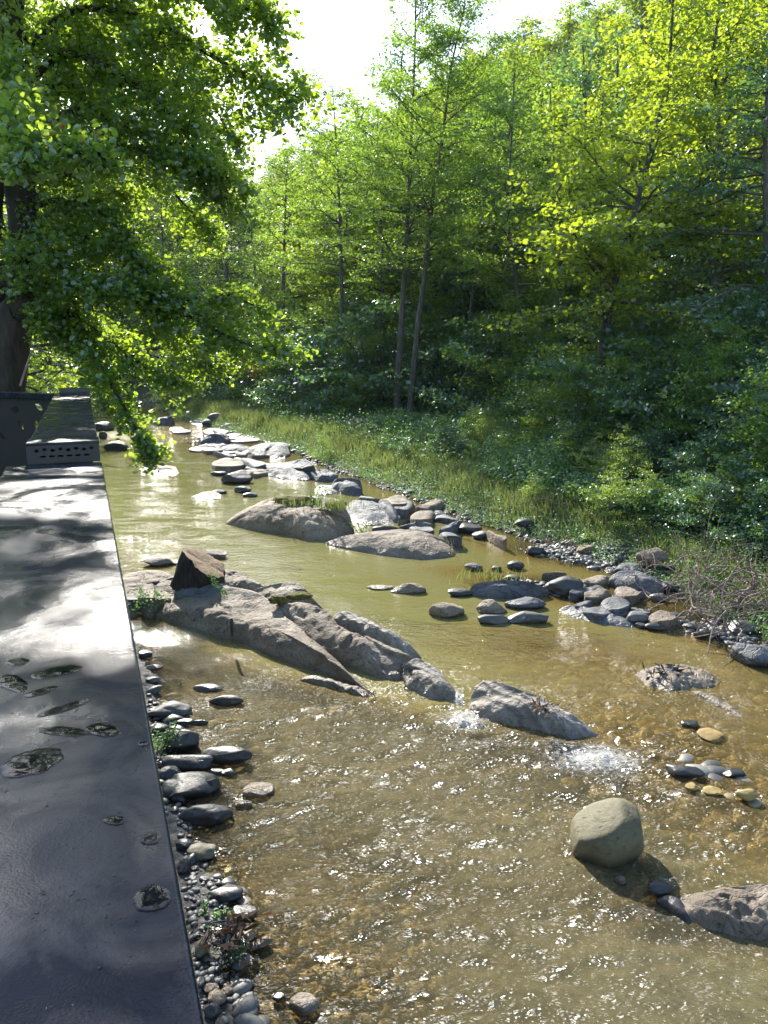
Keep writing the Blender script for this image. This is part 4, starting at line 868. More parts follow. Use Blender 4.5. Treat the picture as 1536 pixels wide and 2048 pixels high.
# ------------------------------------------------------------------ leaves and trees
def leaf_quads(pos, size, rng, updir=0.8, kind='rhomb', droop=0.0, aspect=0.62):
    """leaf blades centred on pos; returns verts, quads, per-face variation"""
    n = len(pos); size = np.broadcast_to(size, (n,))[:, None]
    d = rng.normal(size=(n, 3)); d[:, 2] = d[:, 2] * 0.5 - droop; d /= np.linalg.norm(d, axis=1)[:, None]
    nn = rng.normal(size=(n, 3)); nn[:, 2] = nn[:, 2] * .6 + updir * 1.6
    s = np.cross(d, nn); s /= np.linalg.norm(s, axis=1)[:, None] + 1e-9; nn = np.cross(s, d)
    var = rng.random(n)
    if kind == 'rhomb':
        v = np.stack([pos - d * size * .5, pos + s * size * aspect * .5 + nn * size * .08, pos + d * size * .5, pos - s * size * aspect * .5 + nn * size * .08], 1)
        return v.reshape(-1, 3), np.arange(n * 4).reshape(-1, 4), var
    w = size * aspect * .5; up = nn * size * .10
    v = np.stack([pos - d * size * .5, pos - d * size * .22 + s * w * .95 + up, pos + d * size * .22 + s * w * .8 + up, pos + d * size * .5,
                  pos + d * size * .22 - s * w * .8 + up, pos - d * size * .22 - s * w * .95 + up], 1)
    b = np.arange(n)[:, None] * 6
    q = np.concatenate([b + [0, 1, 2, 3], b + [0, 3, 4, 5]], 1).reshape(-1, 4)
    return v.reshape(-1, 3), q, np.repeat(var, 2)
DENS = 1.8
def build_tree(name, label, cat, base, trunk, r0, nb, h0, Lfun, leaf, nleaf, lsize, seed, group=None, bark='bark', elev=(.0, .5), flat=.35, kind='rhomb', spread=.16, sub=7, droop=.25, azr=(0, 6.28), updir=.8, scale_var=.5, r_top=.15, sides=7, aspect=.62):
    """trunk: world polyline from base to top. returns the root Empty with trunk and crown"""
    rg = np.random.default_rng(seed); base = np.array(base, float)
    tr = spline(np.array(trunk, float) - base, 40); zt = np.linspace(0, 1, 40); wood = Acc()
    rt = r0 * (1 - (1 - r_top) * zt ** .85); rt[0] *= 1.5; rt[1] *= 1.18; wood.tube(tr, rt, 10)
    LP = []
    for b in range(nb):
        t = h0 + (1 - h0) * (b + rg.random()) / nb; k = min(int(t * 39), 38); o = tr[k]; L = Lfun((t - h0) / (1 - h0)) * rg.uniform(.65, 1.2)
        az = rg.uniform(*azr); el = rg.uniform(*elev) + .5 * max(0, (t - .8) / .2)
        d = np.array([math.cos(az) * math.cos(el), math.sin(az) * math.cos(el), math.sin(el)])
        pts = [o]; 
        for s in range(6):
            d = d + rg.normal(size=3) * .13 + np.array([0, 0, -droop * .16]); d /= np.linalg.norm(d); pts.append(pts[-1] + d * L / 6)
        bp = spline(pts, 16); rb = min(rt[k] * .55, .018 * L + .008); wood.tube(bp, np.linspace(rb, rb * .15, 16), 5)
        for j in range(sub):
            tt = .22 + .78 * (j + rg.random()) / sub; ki = min(int(tt * 15), 14); so = bp[ki]; sd = bp[ki + 1] - bp[ki]; sd /= np.linalg.norm(sd)
            side = np.cross(sd, [0, 0, 1.0]); side /= np.linalg.norm(side) + 1e-6; side *= 1 if j % 2 else -1
            e = sd * rg.uniform(.3, 1) + side * rg.uniform(.3, 1.1) + np.array([0, 0, rg.uniform(-.25, .3)]); e /= np.linalg.norm(e)
            sl = L * rg.uniform(.18, .42) * (1.15 - .5 * tt); n = max(4, int(nleaf * sl * DENS))
            u = rg.random(n) ** .8; pp = so + e * (u * sl)[:, None] + rg.normal(size=(n, 3)) * np.array([1, 1, flat]) * spread * (0.5 + u[:, None]) + np.array([0, 0, -1]) * (u[:, None] ** 2) * sl * .15
            LP.append(pp)
            if sl > .35: wood.tube(np.array([so, so + e * sl * .5, so + e * sl + [0, 0, -.15 * sl]]), [rb * .4, rb * .25, rb * .08], 3)
    LP = np.concatenate(LP); v, q, var = leaf_quads(LP, lsize * rg.uniform(1 - scale_var, 1 + scale_var * .4, len(LP)), rg, updir, kind, aspect=aspect)
    # clumps differ a little in tint, as leaves of one shoot do
    cl = fbm(LP * .9, 2, seed); cl = np.repeat(cl, len(var) // len(LP))
    var = np.clip(var * .6 + .2 + cl * .6, 0, 1)
    root = empty(name, base, label, cat, group)
    obj('trunk', wood.mesh('trunk', M[bark]), root); obj('crown', mesh_np('crown', v, q, mat=leaf, fattr={'var': var}), root)
    return root
def copy_tree(src, loc, rz, sc, label, group):
    r = src.copy(); COL.objects.link(r); r.location = loc; r.rotation_euler = (0, 0, rz); r.scale = (sc, sc, sc * 1.0); r['label'] = label; r['group'] = group
    for ch in list(src.children):
        c = ch.copy(); COL.objects.link(c); c.parent = r
    return r
def qpath(Y, pts, base=None):
    L = [Q(a, b, Y) for a, b in pts]; g = gz(L[0][0], Y); L[0][2] = g - .05; return L
full = lambda R: (lambda t: R * (.75 + .45 * math.sin(math.pi * min(1, t * 1.05))) * (1 - .45 * t ** 2))
dome = lambda R: (lambda t: R * (0.35 + 1.0 * math.sin(math.pi * min(1, t * .85 + .12)) ** .8) * (1 - .55 * t))
cone = lambda R: (lambda t: R * (1.05 - .62 * t))
def photo_tree(label, Y, pts, R, r0, nb, h0, leaf='leaf_alder', nleaf=42, lsize=.115, seed=0, fn=cone, name='alder_tree', cat='tree', **k):
    tp = qpath(Y, pts); return build_tree(name, label, cat, tp[0], tp, r0, nb, h0, fn(R), M[leaf], nleaf, lsize, seed, **k)
G1 = 'slender trees on the far bank'
photo_tree('tall straight slender tree on the far bank, the tallest of the middle group', 34, [(793,838),(797,740),(806,600),(813,480),(820,330),(829,120),(833,-90)], 3.4, .17, 62, .40, seed=101, nleaf=50, flat=.25, spread=.22, fn=full, elev=(.0, .8))
photo_tree('slender tree leaning right from the same foot as the tallest one, forked high up', 33, [(818,838),(832,690),(848,560),(862,430),(886,270),(902,140),(930,10)], 3.4, .15, 54, .42, seed=102, nleaf=50, flat=.25, spread=.22, fn=full, elev=(.0, .8))
photo_tree('slim tiered tree with a thin dark trunk left of the tallest one', 39, [(684,810),(684,700),(683,560),(678,400),(672,280),(664,165)], 3.3, .14, 44, .33, seed=103, nleaf=48, flat=.22, spread=.2, fn=full, elev=(-.1, .6))
photo_tree('crooked slim tree right of the forked one', 31, [(1062,860),(1050,700),(1032,560),(1015,430),(1022,300),(1030,110)], 3.1, .12, 46, .34, seed=104, nleaf=50, spread=.22, fn=full, elev=(.0, .8))
photo_tree('thin leaning tree half hidden between the forked and the crooked tree', 36, [(905,830),(930,690),(950,560),(965,450),(985,300),(1000,150)], 2.8, .10, 36, .42, seed=105, nleaf=50, spread=.22, fn=full, elev=(.0, .8))
photo_tree('broad-leaved golden tree with a forked dark trunk, lit from behind', 23.5, [(1188,850),(1205,700),(1222,600),(1240,520),(1268,430),(1295,320),(1335,150),(1350,-60)], 3.6, .17, 58, .18, leaf='leaf_gold', nleaf=30, lsize=.16, seed=106, name='broadleaf_tree', fn=dome, kind='ovate', spread=.2, elev=(.1, .8), group=None)
photo_tree('golden upper crown rising right of the forked golden tree', 27, [(1420,830),(1425,600),(1440,350),(1430,150),(1440,-120)], 4.0, .2, 60, .25, leaf='leaf_gold', nleaf=26, lsize=.17, seed=107, name='broadleaf_tree', fn=dome, kind='ovate', spread=.22, elev=(.1, .8))
photo_tree('deep green leafy tree filling the right edge of the view', 21, [(1560,880),(1550,700),(1535,500),(1530,300),(1540,60)], 3.6, .17, 56, .05, leaf='leaf_shrub', nleaf=34, lsize=.13, seed=108, name='broadleaf_tree', fn=dome, kind='ovate', spread=.2)
photo_tree('yellow-green young tree glowing between the crooked and the golden tree', 33, [(1120,850),(1118,700),(1122,520),(1110,360),(1100,180)], 2.8, .12, 44, .1, leaf='leaf_gold', nleaf=34, lsize=.15, seed=109, name='young_tree', fn=dome)
photo_tree('hazy dark tree at the bend of the river', 58, [(455,800),(455,640),(452,470),(448,345)], 4.6, .22, 50, .05, leaf='leaf_far', nleaf=34, lsize=.20, seed=110, name='broadleaf_tree', fn=dome, spread=.3)
photo_tree('rounded green tree between the bend and the tiered tree', 47, [(565,815),(565,640),(570,450),(575,310)], 3.8, .18, 46, .08, leaf='leaf_alder', nleaf=36, lsize=.17, seed=111, name='broadleaf_tree', fn=dome, spread=.24)
photo_tree('green tree closing the gap behind the tallest tree', 44, [(770,820),(765,600),(760,400),(755,220)], 3.6, .18, 46, .08, leaf='leaf_alder', nleaf=34, lsize=.16, seed=112, name='broadleaf_tree', fn=dome, spread=.24)
photo_tree('bright green tree behind the leaning slender tree', 43, [(900,820),(910,600),(930,380),(950,130)], 3.8, .18, 46, .08, leaf='leaf_gold', nleaf=32, lsize=.16, seed=113, name='broadleaf_tree', fn=dome, spread=.24)
photo_tree('distant tree beyond the river bend, left of the hazy dark one', 72, [(330,792),(330,650),(325,480),(322,380)], 5.2, .24, 46, .05, leaf='leaf_gold', nleaf=22, lsize=.26, seed=114, name='broadleaf_tree', fn=dome, spread=.4)

# prototypes for shrubs and the hillside wood
def proto_tree(seed, h, R, leaf, lsize, nleaf, nb, **k):
    return build_tree(k.pop('name'), 'x', k.pop('cat', 'tree'), (0, 0, 0), [(0, 0, -.3), (.05 * h * .3, 0, h * .3), (0, .03 * h, h * .65), (0, 0, h)], k.pop('r0', h * .014), nb, k.pop('h0', .12), dome(R), M[leaf], nleaf, lsize, seed, **k)
SH = [proto_tree(201 + i, (3.3, 3.9, 3.0, 3.5)[i], (1.9, 1.6, 2.1, 1.8)[i], ('leaf_shrub', 'leaf_alder', 'leaf_shrub', 'leaf_near')[i], (.12, .09, .16, .10)[i], (42, 60, 26, 54)[i], 30, name='shrub', cat='shrub', h0=.02, spread=.16, kind='rhomb', elev=(-.1, .7), r0=.035) for i in range(4)]
HT = [proto_tree(221 + i, 13, 4.3, lf, .42, 9, 46, name='hillside_tree', h0=.15, spread=.45, elev=(.1, .9)) for i, lf in enumerate(('leaf_far', 'leaf_gold', 'leaf_alder', 'leaf_far'))]
MT = [proto_tree(241 + i, 11, 3.2, lf, .19, 26, 44, name='broadleaf_tree', h0=.10, spread=.24, elev=(.0, .8)) for i, lf in enumerate(('leaf_alder', 'leaf_gold', 'leaf_shrub'))]
used = set()
def put(proto, x, y, sc, rz, label, group):
    z = gz(x, y) - .1
    if proto.name not in used:
        used.add(proto.name); proto.location = (x, y, z); proto.rotation_euler = (0, 0, rz); proto.scale = (sc,) * 3; proto['label'] = label; proto['group'] = group; return proto
    return copy_tree(proto, (x, y, z), rz, sc, label, group)
rng = np.random.default_rng(12)
# mid-distance trees standing behind the first row
for k, (px, Y, sc, pr) in enumerate([(520, 56, 1.15, 0), (620, 52, 1.25, 1), (700, 50, 1.35, 1), (830, 48, 1.5, 1), (960, 40, 1.25, 2), (1010, 47, 1.35, 1), (1080, 41, 1.3, 0), (1160, 38, 1.25, 1), (1230, 34, 1.1, 1), (1300, 34, 1.3, 1), (1370, 30, 1.0, 2), (1490, 30, 1.15, 1), (1600, 27, 1.2, 2),
                                     (400, 66, 1.2, 0), (270, 82, 1.3, 1), (1150, 29, .62, 2), (1330, 26, .60, 2), (1000, 33, .62, 2), (850, 38, .6, 0), (1400, 45, 1.7, 1), (1540, 40, 1.7, 1), (1250, 48, 1.6, 0), (880, 56, 1.5, 1), (740, 60, 1.4, 0), (640, 64, 1.3, 1), (560, 70, 1.2, 0), (905, 45, 1.55, 0), (965, 44, 1.35, 2), (1050, 43, 1.25, 0), (800, 50, 1.65, 2), (720, 52, 1.5, 0), (1120, 42, 1.5, 2), (870, 42, 1.2, 2), (1180, 50, 1.7, 1)]):
    w = ('green', 'yellow-green', 'deep green')[pr]; put(MT[pr], (px - 768) * mpp(Y), Y, sc * rng.uniform(.92, 1.08), rng.uniform(0, 6), f'{w} tree standing in the wood behind the riverside trees', f'{w} trees in the wood behind the riverside row')
# shrubs along the wood's edge
for px, Y, sc in [(365, 52, 1.3), (410, 50, 1.4), (470, 47, 1.3), (520, 44, 1.25), (560, 42, 1.3), (610, 39, 1.2), (640, 41, 1.6), (690, 38, 1.3), (730, 36, 1.15), (765, 37, 1.6), (880, 35, 1.2), (925, 33, 1.3), (960, 31, 1.15), (1000, 30, 1.3), (1045, 29, 1.1), (1080, 28, 1.3),
                  (1110, 26.5, 1.0), (1150, 26, 1.2), (1240, 25, 1.0), (1290, 24.5, .8), (1330, 25.5, 1.2), (1390, 24, 1.1), (1440, 22, 1.1), (1490, 20, 1.0), (1530, 18.5, .9), (1570, 16.5, .9), (850, 40, 1.4), (1200, 29, 1.2), (1480, 25, 1.5), (700, 44, 1.7), (580, 50, 1.7),
                  (1020, 36, 1.6), (1100, 34, 1.6), (1280, 31, 1.5), (1400, 29, 1.6), (930, 39, 1.7)]:
    s_ = SH[int(rng.integers(4))]; put(s_, (px - 768) * mpp(Y), Y, sc * rng.uniform(.9, 1.1), rng.uniform(0, 6), 'dense dark green shrub at the edge of the wood', 'shrubs along the edge of the wood')
for px, Y, sc in [(1150, 21.5, .8), (1195, 20.5, .85), (1245, 21, .9), (1310, 20, .9), (1370, 19.5, .95), (1430, 18.5, 1.0), (1500, 16.5, .9), (1100, 23, .9), (1560, 14.5, .9), (1230, 23, 1.3), (1350, 22.5, 1.35), (1460, 20.5, 1.4)]:
    s_ = SH[int(rng.integers(4))]; put(s_, (px - 768) * mpp(Y), Y, sc, rng.uniform(0, 6), 'leafy green bush in front of the golden trees on the right', 'bushes in front of the golden trees')
rb = np.random.default_rng(55)
for px, py, sc in [(1130, 960, .42), (1190, 985, .4), (1250, 1000, .48), (1310, 985, .5), (1360, 1030, .45), (1420, 1010, .55), (1470, 1060, .5), (1520, 1030, .6), (1540, 1110, .45), (1400, 1090, .38), (1060, 920, .4), (980, 895, .4), (1290, 1050, .36)]:
    g_ = onground(px, py); put(SH[int(rb.integers(4))], g_[0], g_[1], sc, rb.uniform(0, 6), 'low leafy bramble mound spilling down the right bank', 'bramble mounds on the right bank')
for k in range(64):
    px = rb.uniform(860, 1560) if k > 18 else rb.uniform(640, 1050); f_ = rb.random(); py = (870 + 60 * f_ if px < 1050 else 870 + 200 * f_); g_ = onground(px, py)
    s_ = SH[int(rb.integers(4))]; put(s_, g_[0], g_[1], rb.uniform(.16, .34) if px < 1100 else rb.uniform(.2, .42), rb.uniform(0, 6), 'knee-high leafy weed clump on the far bank', 'weed clumps on the far bank')
# hillside wood
def scatter_hill():
    pts = []
    for k in range(6000):
        y = 42 + 190 * rng.random() ** 1.3; az = rng.uniform(-.46, .62); x = y * math.tan(az)
        d = min((x - np.interp(y, YR, XR)) * .88, (y - 74) * 1.5 if x < np.interp(y, YO, XO) + 8 else 99)
        if d < 14 or (x * x + y * y) ** .5 < 48: continue
        mind = 4.6 + .022 * y
        if all((x - a) ** 2 + (y - b) ** 2 > mind ** 2 for a, b in pts): pts.append((x, y))
    return pts
for x, y in scatter_hill()[:270]:
    k = int(rng.choice(4, p=[.3, .32, .18, .20])); w = ('dark green', 'yellowish', 'mid green', 'deep green')[k]
    put(HT[k], x, y, rng.uniform(.8, 1.25) * (.72 if x < y * .06 else 1), rng.uniform(0, 6), f'{w} crown in the wood covering the far hillside', f'{w} trees on the hillside')
# trees of the left bank further up
for px, Y, sc, pr in [(120, 34, .9, 0), (30, 26, .9, 1), (-60, 30, 1.2, 1), (-160, 22, .9, 0), (180, 50, 1.1, 1), (60, 60, 1.3, 0), (-40, 48, 1.3, 1), (210, 78, 1.1, 0), (-250, 30, 1.3, 0), (150, 100, 1.5, 1), (255, 66, 1.7, 0), (330, 88, 2.0, 2), (400, 80, 1.8, 0), (180, 90, 2.0, 0), (470, 76, 1.7, 2), (90, 70, 1.8, 2), (230, 120, 2.3, 0)]:
    put(MT[pr], (px - 768) * mpp(Y), Y, sc, rng.uniform(0, 6), 'tree on the left bank seen through the hanging branches', 'trees of the left bank upstream')

# ------------------------------------------------------------------ the near tree on the left bank: limbs in view traced, more added above as shade
def near_tree():
    rg = np.random.default_rng(77); base = np.array([-4.95, 8.9, gz(-4.95, 8.9) - .1])
    root = empty('overhanging_tree', base, 'big dark-trunked tree on the left bank whose leafy branches hang over the railing and river', 'tree')
    wood = Acc(); T = [base, Q(18, 700, 8.9), Q(45, 620, 8.9), Q(52, 480, 8.8), Q(30, 300, 8.7), Q(20, 100, 8.5), Q(40, -200, 8.3), Q(80, -520, 8.0), Q(120, -900, 7.6)]
    tp = spline(T, 60); wood.tube(tp - base, np.linspace(.24, .05, 60), 12)
    T2 = [base + [-.1, .1, 0], Q(2, 600, 9.1), Q(-10, 400, 9.3), Q(60, 150, 9.6), Q(130, -100, 9.8)]; wood.tube(spline(T2, 40) - base, np.linspace(.15, .03, 40), 9)
    # limb: pixel path with forward distances, twig length, leaf density, leaf size
    LB = [
     ([(30,120,8.6),(150,20,8.3),(300,40,8.0),(420,110,7.8),(520,165,7.6),(600,195,7.5)], 1.0, 1.0),
     ([(60,-60,8.3),(220,-30,8.0),(380,-10,7.7),(500,20,7.5),(545,60,7.4)], .8, .9),
     ([(30,200,8.7),(120,110,8.4),(220,140,8.2),(330,220,8.0),(420,330,7.9),(500,380,7.9)], .9, .95),
     ([(40,300,8.7),(150,220,8.4),(260,260,8.2),(350,290,8.0),(400,350,7.9)], .8, .8),
     ([(50,330,8.7),(160,290,8.3),(280,300,8.1),(370,345,8.0),(460,400,8.0)], .7, .8),
     ([(50,420,8.8),(130,400,8.5),(220,440,8.3),(290,540,8.3),(340,600,8.3)], .8, 1.1),
     ([(40,500,8.9),(120,470,8.7),(200,480,8.6),(260,520,8.5),(310,560,8.5)], .8, 1.1),
     ([(0,570,8.9),(110,570,8.6),(230,575,8.4),(330,610,8.2),(420,655,8.1),(500,690,8.0),(575,700,8.0)], .75, 1.05),
     ([(200,575,8.45),(300,610,8.4),(380,690,8.4),(440,745,8.4)], .6, 1.0),
     ([(260,585,8.35),(360,600,8.2),(450,590,8.2),(540,625,8.1)], .5, .9),
     ([(30,600,8.9),(110,640,8.5),(180,700,8.2),(240,800,8.0),(285,880,7.9),(300,915,7.9)], .42, 1.3),
     ([(30,580,8.9),(130,620,8.6),(230,690,8.4),(310,745,8.3),(370,765,8.3)], .55, 1.2),
     ([(30,640,8.9),(90,650,8.7),(150,690,8.6),(200,760,8.5),(220,820,8.4)], .45, 1.1),
     ([(50,460,8.8),(110,420,9.3),(190,380,9.8),(260,390,10.2)], .9, 1.1),
     ([(50,380,8.8),(90,340,9.4),(150,330,10.0),(230,350,10.6)], .9, 1.0),
     ([(30,250,8.6),(80,180,9.2),(150,160,9.8),(240,190,10.4),(320,270,10.8)], .9, .9),
     ([(30,150,8.5),(100,80,8.8),(180,60,9.4),(260,80,10)], .9, .9),
     ([(30,520,8.9),(80,540,9.3),(130,600,9.6),(190,640,9.9)], .8, 1.0),
     ([(-20,350,8.0),(20,280,7.0),(60,260,6.2),(130,290,5.6),(200,310,5.4)], .45, .7),
     ([(-60,300,7.5),(-10,220,6.4),(30,230,5.7),(50,300,5.4),(40,340,5.3)], .4, .7),
     ([(20,60,8.5),(0,120,7.4),(20,180,6.8),(60,210,6.5)], .6, .6),
     ([(0,600,8.9),(-60,500,8.4),(-100,420,8.0)], .8, .8), ([(0,400,8.8),(-80,300,8.2),(-140,200,7.8)], .9, .8),
     ([(30,0,8.4),(-60,-60,7.6),(-120,-120,7.0)], .9, .7),
     ([(40,-150,8.2),(180,-160,7.8),(300,-120,7.5),(400,-60,7.2),(470,-20,7.1)], .9, .7),
     ([(60,-300,8.1),(180,-330,7.4),(280,-330,6.8),(340,-300,6.3)], .8, .75),
     ([(80,-450,8.0),(140,-520,7.0),(180,-560,6.0),(200,-560,5.2)], .8, .7),
     ([(100,-700,7.8),(60,-800,6.8),(20,-850,5.8),(-40,-820,5.0)], .9, .7),
     ([(60,-350,8.1),(-20,-420,7.2),(-100,-450,6.4),(-180,-430,5.6)], .9, .7),
     ([(90,-600,7.9),(230,-700,7.6),(360,-720,7.4),(440,-650,7.2)], .9, .7),
    ]
    LB += [
     ([(30,80,8.6),(130,60,9.2),(240,20,9.6),(340,90,9.8),(420,200,10),(470,290,10)], .9, 1.2),
     ([(30,180,8.6),(160,170,9.4),(300,150,10),(400,240,10.4),(450,330,10.5)], .9, 1.2),
     ([(40,330,8.7),(160,350,9.2),(280,330,9.6),(380,420,9.8),(430,470,9.8)], .8, 1.0),
     ([(40,400,8.7),(100,500,8.2),(160,560,8.0),(230,560,7.9)], .8, 1.1), ([(20,450,8.9),(60,520,8.6),(110,600,8.6),(150,650,8.6)], .7, 1.1)]
    WL = [([(-4.5,8.5,7.6),(-3.9,8.2,8.2),(-3.1,8.0,8.6),(-2.3,7.9,8.75)], .5, 1.1), ([(-4.4,8.4,8.6),(-3.7,8.3,9.0),(-3.0,8.0,9.1),(-2.5,7.7,9.0)], .4, .7), ([(-4.5,8.6,8.2),(-4.0,9.2,8.7),(-3.4,9.3,8.9)], .4, .8)]  # unseen limbs above the view, added to shade the railing cap
    LP = []
    for pts, tw, dens in LB + WL:
        bp = spline(pts if pts[0][0] < -4.0 and pts[0][2] > 7.5 and len(pts[0]) == 3 and abs(pts[0][0]) < 5 else [Q(*a) for a in pts], 40); L = np.linalg.norm(np.diff(bp, axis=0), axis=1).sum()
        r0 = .010 + .011 * L; wood.tube(bp - base, np.linspace(r0, .004, 40), 6); n = int(16 * L * (.6 + .4 / tw)) + 6
        for j in range(n):
            t = .12 + .88 * (j + rg.random()) / n; k = min(int(t * 39), 38); o = bp[k]; d = bp[k + 1] - bp[k]; d /= np.linalg.norm(d)
            e = d * rg.uniform(.3, 1.0) + rg.normal(size=3) * [.55, .55, .38]; e /= np.linalg.norm(e); sl = tw * rg.uniform(.35, 1.0) * (1.12 - .62 * t)
            cur = [o]; dd = e
            for s in range(4): dd = dd + rg.normal(size=3) * .16 + [0, 0, -.07]; dd /= np.linalg.norm(dd); cur.append(cur[-1] + dd * sl / 4)
            sp_ = spline(cur, 9); wood.tube(sp_ - base, np.linspace(.006, .0015, 9), 3)
            m_ = max(3, int(sl * 88 * dens)); u = rg.random(m_) ** .75; ki = (u * 7.99).astype(int)
            LP.append(sp_[ki] + rg.normal(size=(m_, 3)) * [.055, .055, .04])
            for q_ in range(2):
                k2 = rg.integers(2, 8); e2 = dd + rg.normal(size=3) * .7; e2 /= np.linalg.norm(e2); l2 = sl * .45; m2 = max(2, int(l2 * 80 * dens)); u = rg.random(m2)
                LP.append(sp_[k2] + e2 * (u * l2)[:, None] + rg.normal(size=(m2, 3)) * [.045, .045, .03])
    LP = np.concatenate(LP); v, q, var = leaf_quads(LP, .057 * rg.uniform(.6, 1.25, len(LP)), rg, .55, 'ovate', droop=.15, aspect=.72)
    cl = np.repeat(fbm(LP * 1.6, 2, 9), 2); print('near leaves', len(LP))
    obj('trunk', wood.mesh('trunk', M['bark_dark']), root)
    obj('crown', mesh_np('crown', v - base, q, mat=M['leaf_near'], fattr={'var': np.clip(var * .6 + .2 + cl * .6, 0, 1)}), root)
    # a few rusty dead leaf bunches, as the photo shows
    bun = [(165, 298, 5.5, .055), (100, 262, 5.7, .04), (502, 738, 8.0, .05)]; pp = np.concatenate([Q(a, b, Y) + rg.normal(size=(9, 3)) * s for a, b, Y, s in bun])
    v, q, var = leaf_quads(pp, .06, rg, 0, 'ovate'); rust = leaf_mat('rusty_leaf', (.20, .05, .015), (.42, .14, .03), (.6, .2, .04))
    obj('dead_leaves', mesh_np('dead_leaves', v - base, q, mat=rust, fattr={'var': var}), root)['label'] = 'few rusty dead leaf bunches among the green'
near_tree()
photo_tree('second dark leafy tree of the left bank, trunk hidden beyond the left edge', 12.5, [(-190,800),(-180,600),(-160,350),(-140,50),(-120,-350)], 3.3, .16, 60, .08, leaf='leaf_near', nleaf=42, lsize=.085, seed=115, name='broadleaf_tree', kind='ovate', bark='bark_dark', spread=.13, fn=dome)
photo_tree('slim leafy tree behind the overhanging one on the left bank', 17, [(-60,790),(-55,600),(-45,350),(-35,50),(-30,-250)], 3.0, .12, 56, .12, leaf='leaf_near', nleaf=40, lsize=.10, seed=116, name='broadleaf_tree', kind='ovate', bark='bark_dark', spread=.15, fn=dome)
# ------------------------------------------------------------------ grass, herbs, small plants
rng = np.random.default_rng(31)
def bank_points(n, ylo, yhi, rlo, rhi, power=1.0):
    out = []
    while sum(map(len, out)) < n:
        y = ylo + (yhi - ylo) * rng.random(n * 2) ** 1.6; r = rlo + (rhi - rlo) * rng.random(n * 2) ** power
        x = np.interp(y, YR, XR) + r / .88
        ok = np.abs(x / y) < .85; out.append(np.stack([x[ok], y[ok]], 1))
    return np.concatenate(out)[:n]
def blades(xy, hgt, width, lean=.35):
    n = len(xy); g = ground(xy[:, 0], xy[:, 1]); base = np.stack([xy[:, 0], xy[:, 1], g - .02], 1)
    a = rng.uniform(0, 2 * np.pi, n); side = np.stack([np.cos(a), np.sin(a), 0 * a], 1) * (width[:, None] / 2)
    b = rng.uniform(0, 2 * np.pi, n); ln = np.stack([np.cos(b), np.sin(b), 0 * b], 1) * (hgt * lean * rng.uniform(.3, 1.6, n))[:, None]; up = np.array([0, 0, 1.]) * hgt[:, None]
    v = np.stack([base - side, base + side, base + side * .75 + up * .55 + ln * .35, base - side * .75 + up * .55 + ln * .35, base + side * .12 + up * .95 + ln, base - side * .12 + up * .95 + ln], 1)
    i = np.arange(n)[:, None] * 6; q = np.concatenate([i + [0, 1, 2, 3], i + [3, 2, 4, 5]], 1).reshape(-1, 4); return v.reshape(-1, 3), q
xy = bank_points(135000, 9, 52, .12, 9.5, 1.1)
dens = fbm2(xy[:, 0], xy[:, 1], .9, 3, 71) + .25 - .055 * np.clip((xy[:, 0] - np.interp(xy[:, 1], YR, XR)) - 3.0, 0, 9) - .6 * sstep(4.5, 8.5, xy[:, 0]) ; keep = rng.random(len(xy)) < np.clip(.55 + dens * 1.3, 0.05, 1); xy = xy[keep]
hg = (.16 + .20 * rng.random(len(xy))) * (1 + .8 * fbm2(xy[:, 0], xy[:, 1], .7, 3, 72)) * (.75 + .02 * xy[:, 1]); r_ = (xy[:, 0] - np.interp(xy[:, 1], YR, XR)); hg *= sstep(.2, 1.6, r_) * .8 + .25
v, q = blades(xy, hg, .010 + .0006 * xy[:, 1])
dry = np.repeat(np.clip(.42 + .55 * fbm2(xy[:, 0], xy[:, 1], .55, 2, 73) + .25 * rng.normal(size=len(xy)), 0, 1), 2)
tag(obj('grass', mesh_np('grass', v, q, mat=M['grass'], fattr={'var': dry})), 'sunlit uncut grass with dry tufts on the far bank', 'grass', kind='stuff')
def herbs(name, label, xy, hmax, ls, seed, mat='herb', per=5):
    n = len(xy); g = ground(xy[:, 0], xy[:, 1]); top = hmax * (.35 + .65 * rng.random(n)) * np.clip(1 + 1.1 * fbm2(xy[:, 0], xy[:, 1], .8, 3, seed), .15, 2)
    P0 = np.repeat(np.stack([xy[:, 0], xy[:, 1], g], 1), per, 0); u = rng.random(n * per) ** .6; hh_ = np.repeat(top, per)
    pos = P0 + np.stack([rng.normal(size=n * per) * .07, rng.normal(size=n * per) * .07, u * hh_ + .02], 1)
    v, q, var = leaf_quads(pos, ls * rng.uniform(.6, 1.3, len(pos)), rng, .9); cl = fbm(pos * .8, 2, seed)
    return tag(obj(name, mesh_np(name, v, q, mat=M[mat], fattr={'var': np.clip(var * .6 + .2 + cl * .7, 0, 1)})), label, 'plants', kind='stuff')
xy = bank_points(112000, 9, 40, 1.6, 13, .9); w = .10 + .95 * sstep(-.2, .5, fbm2(xy[:, 0], xy[:, 1], .5, 3, 81) + .10 * (xy[:, 0] - 2.5)); xy = xy[rng.random(len(xy)) < w]
herbs('undergrowth', 'dense leafy green undergrowth between the grass and the wood', xy, .85, .09, 82)
xy = bank_points(6000, 9, 50, .1, 1.6); herbs('undergrowth', 'small green weeds among the stones at the foot of the bank', xy, .22, .05, 83, per=6)
# left bank cover, seen past the railing end and between the branches
yy = 7 + 40 * rng.random(22000) ** 1.4; xx = np.interp(yy, YL, XL) - .8 - 9 * rng.random(22000); k_ = (xx / yy > -.62) | (yy < 12); 
ok = ~((yy < 8.2) & (xx > -6.5))
herbs('undergrowth', 'leafy ground cover on the left bank beyond the deck', np.stack([xx, yy], 1)[ok & k_], .35, .09, 84, per=4)
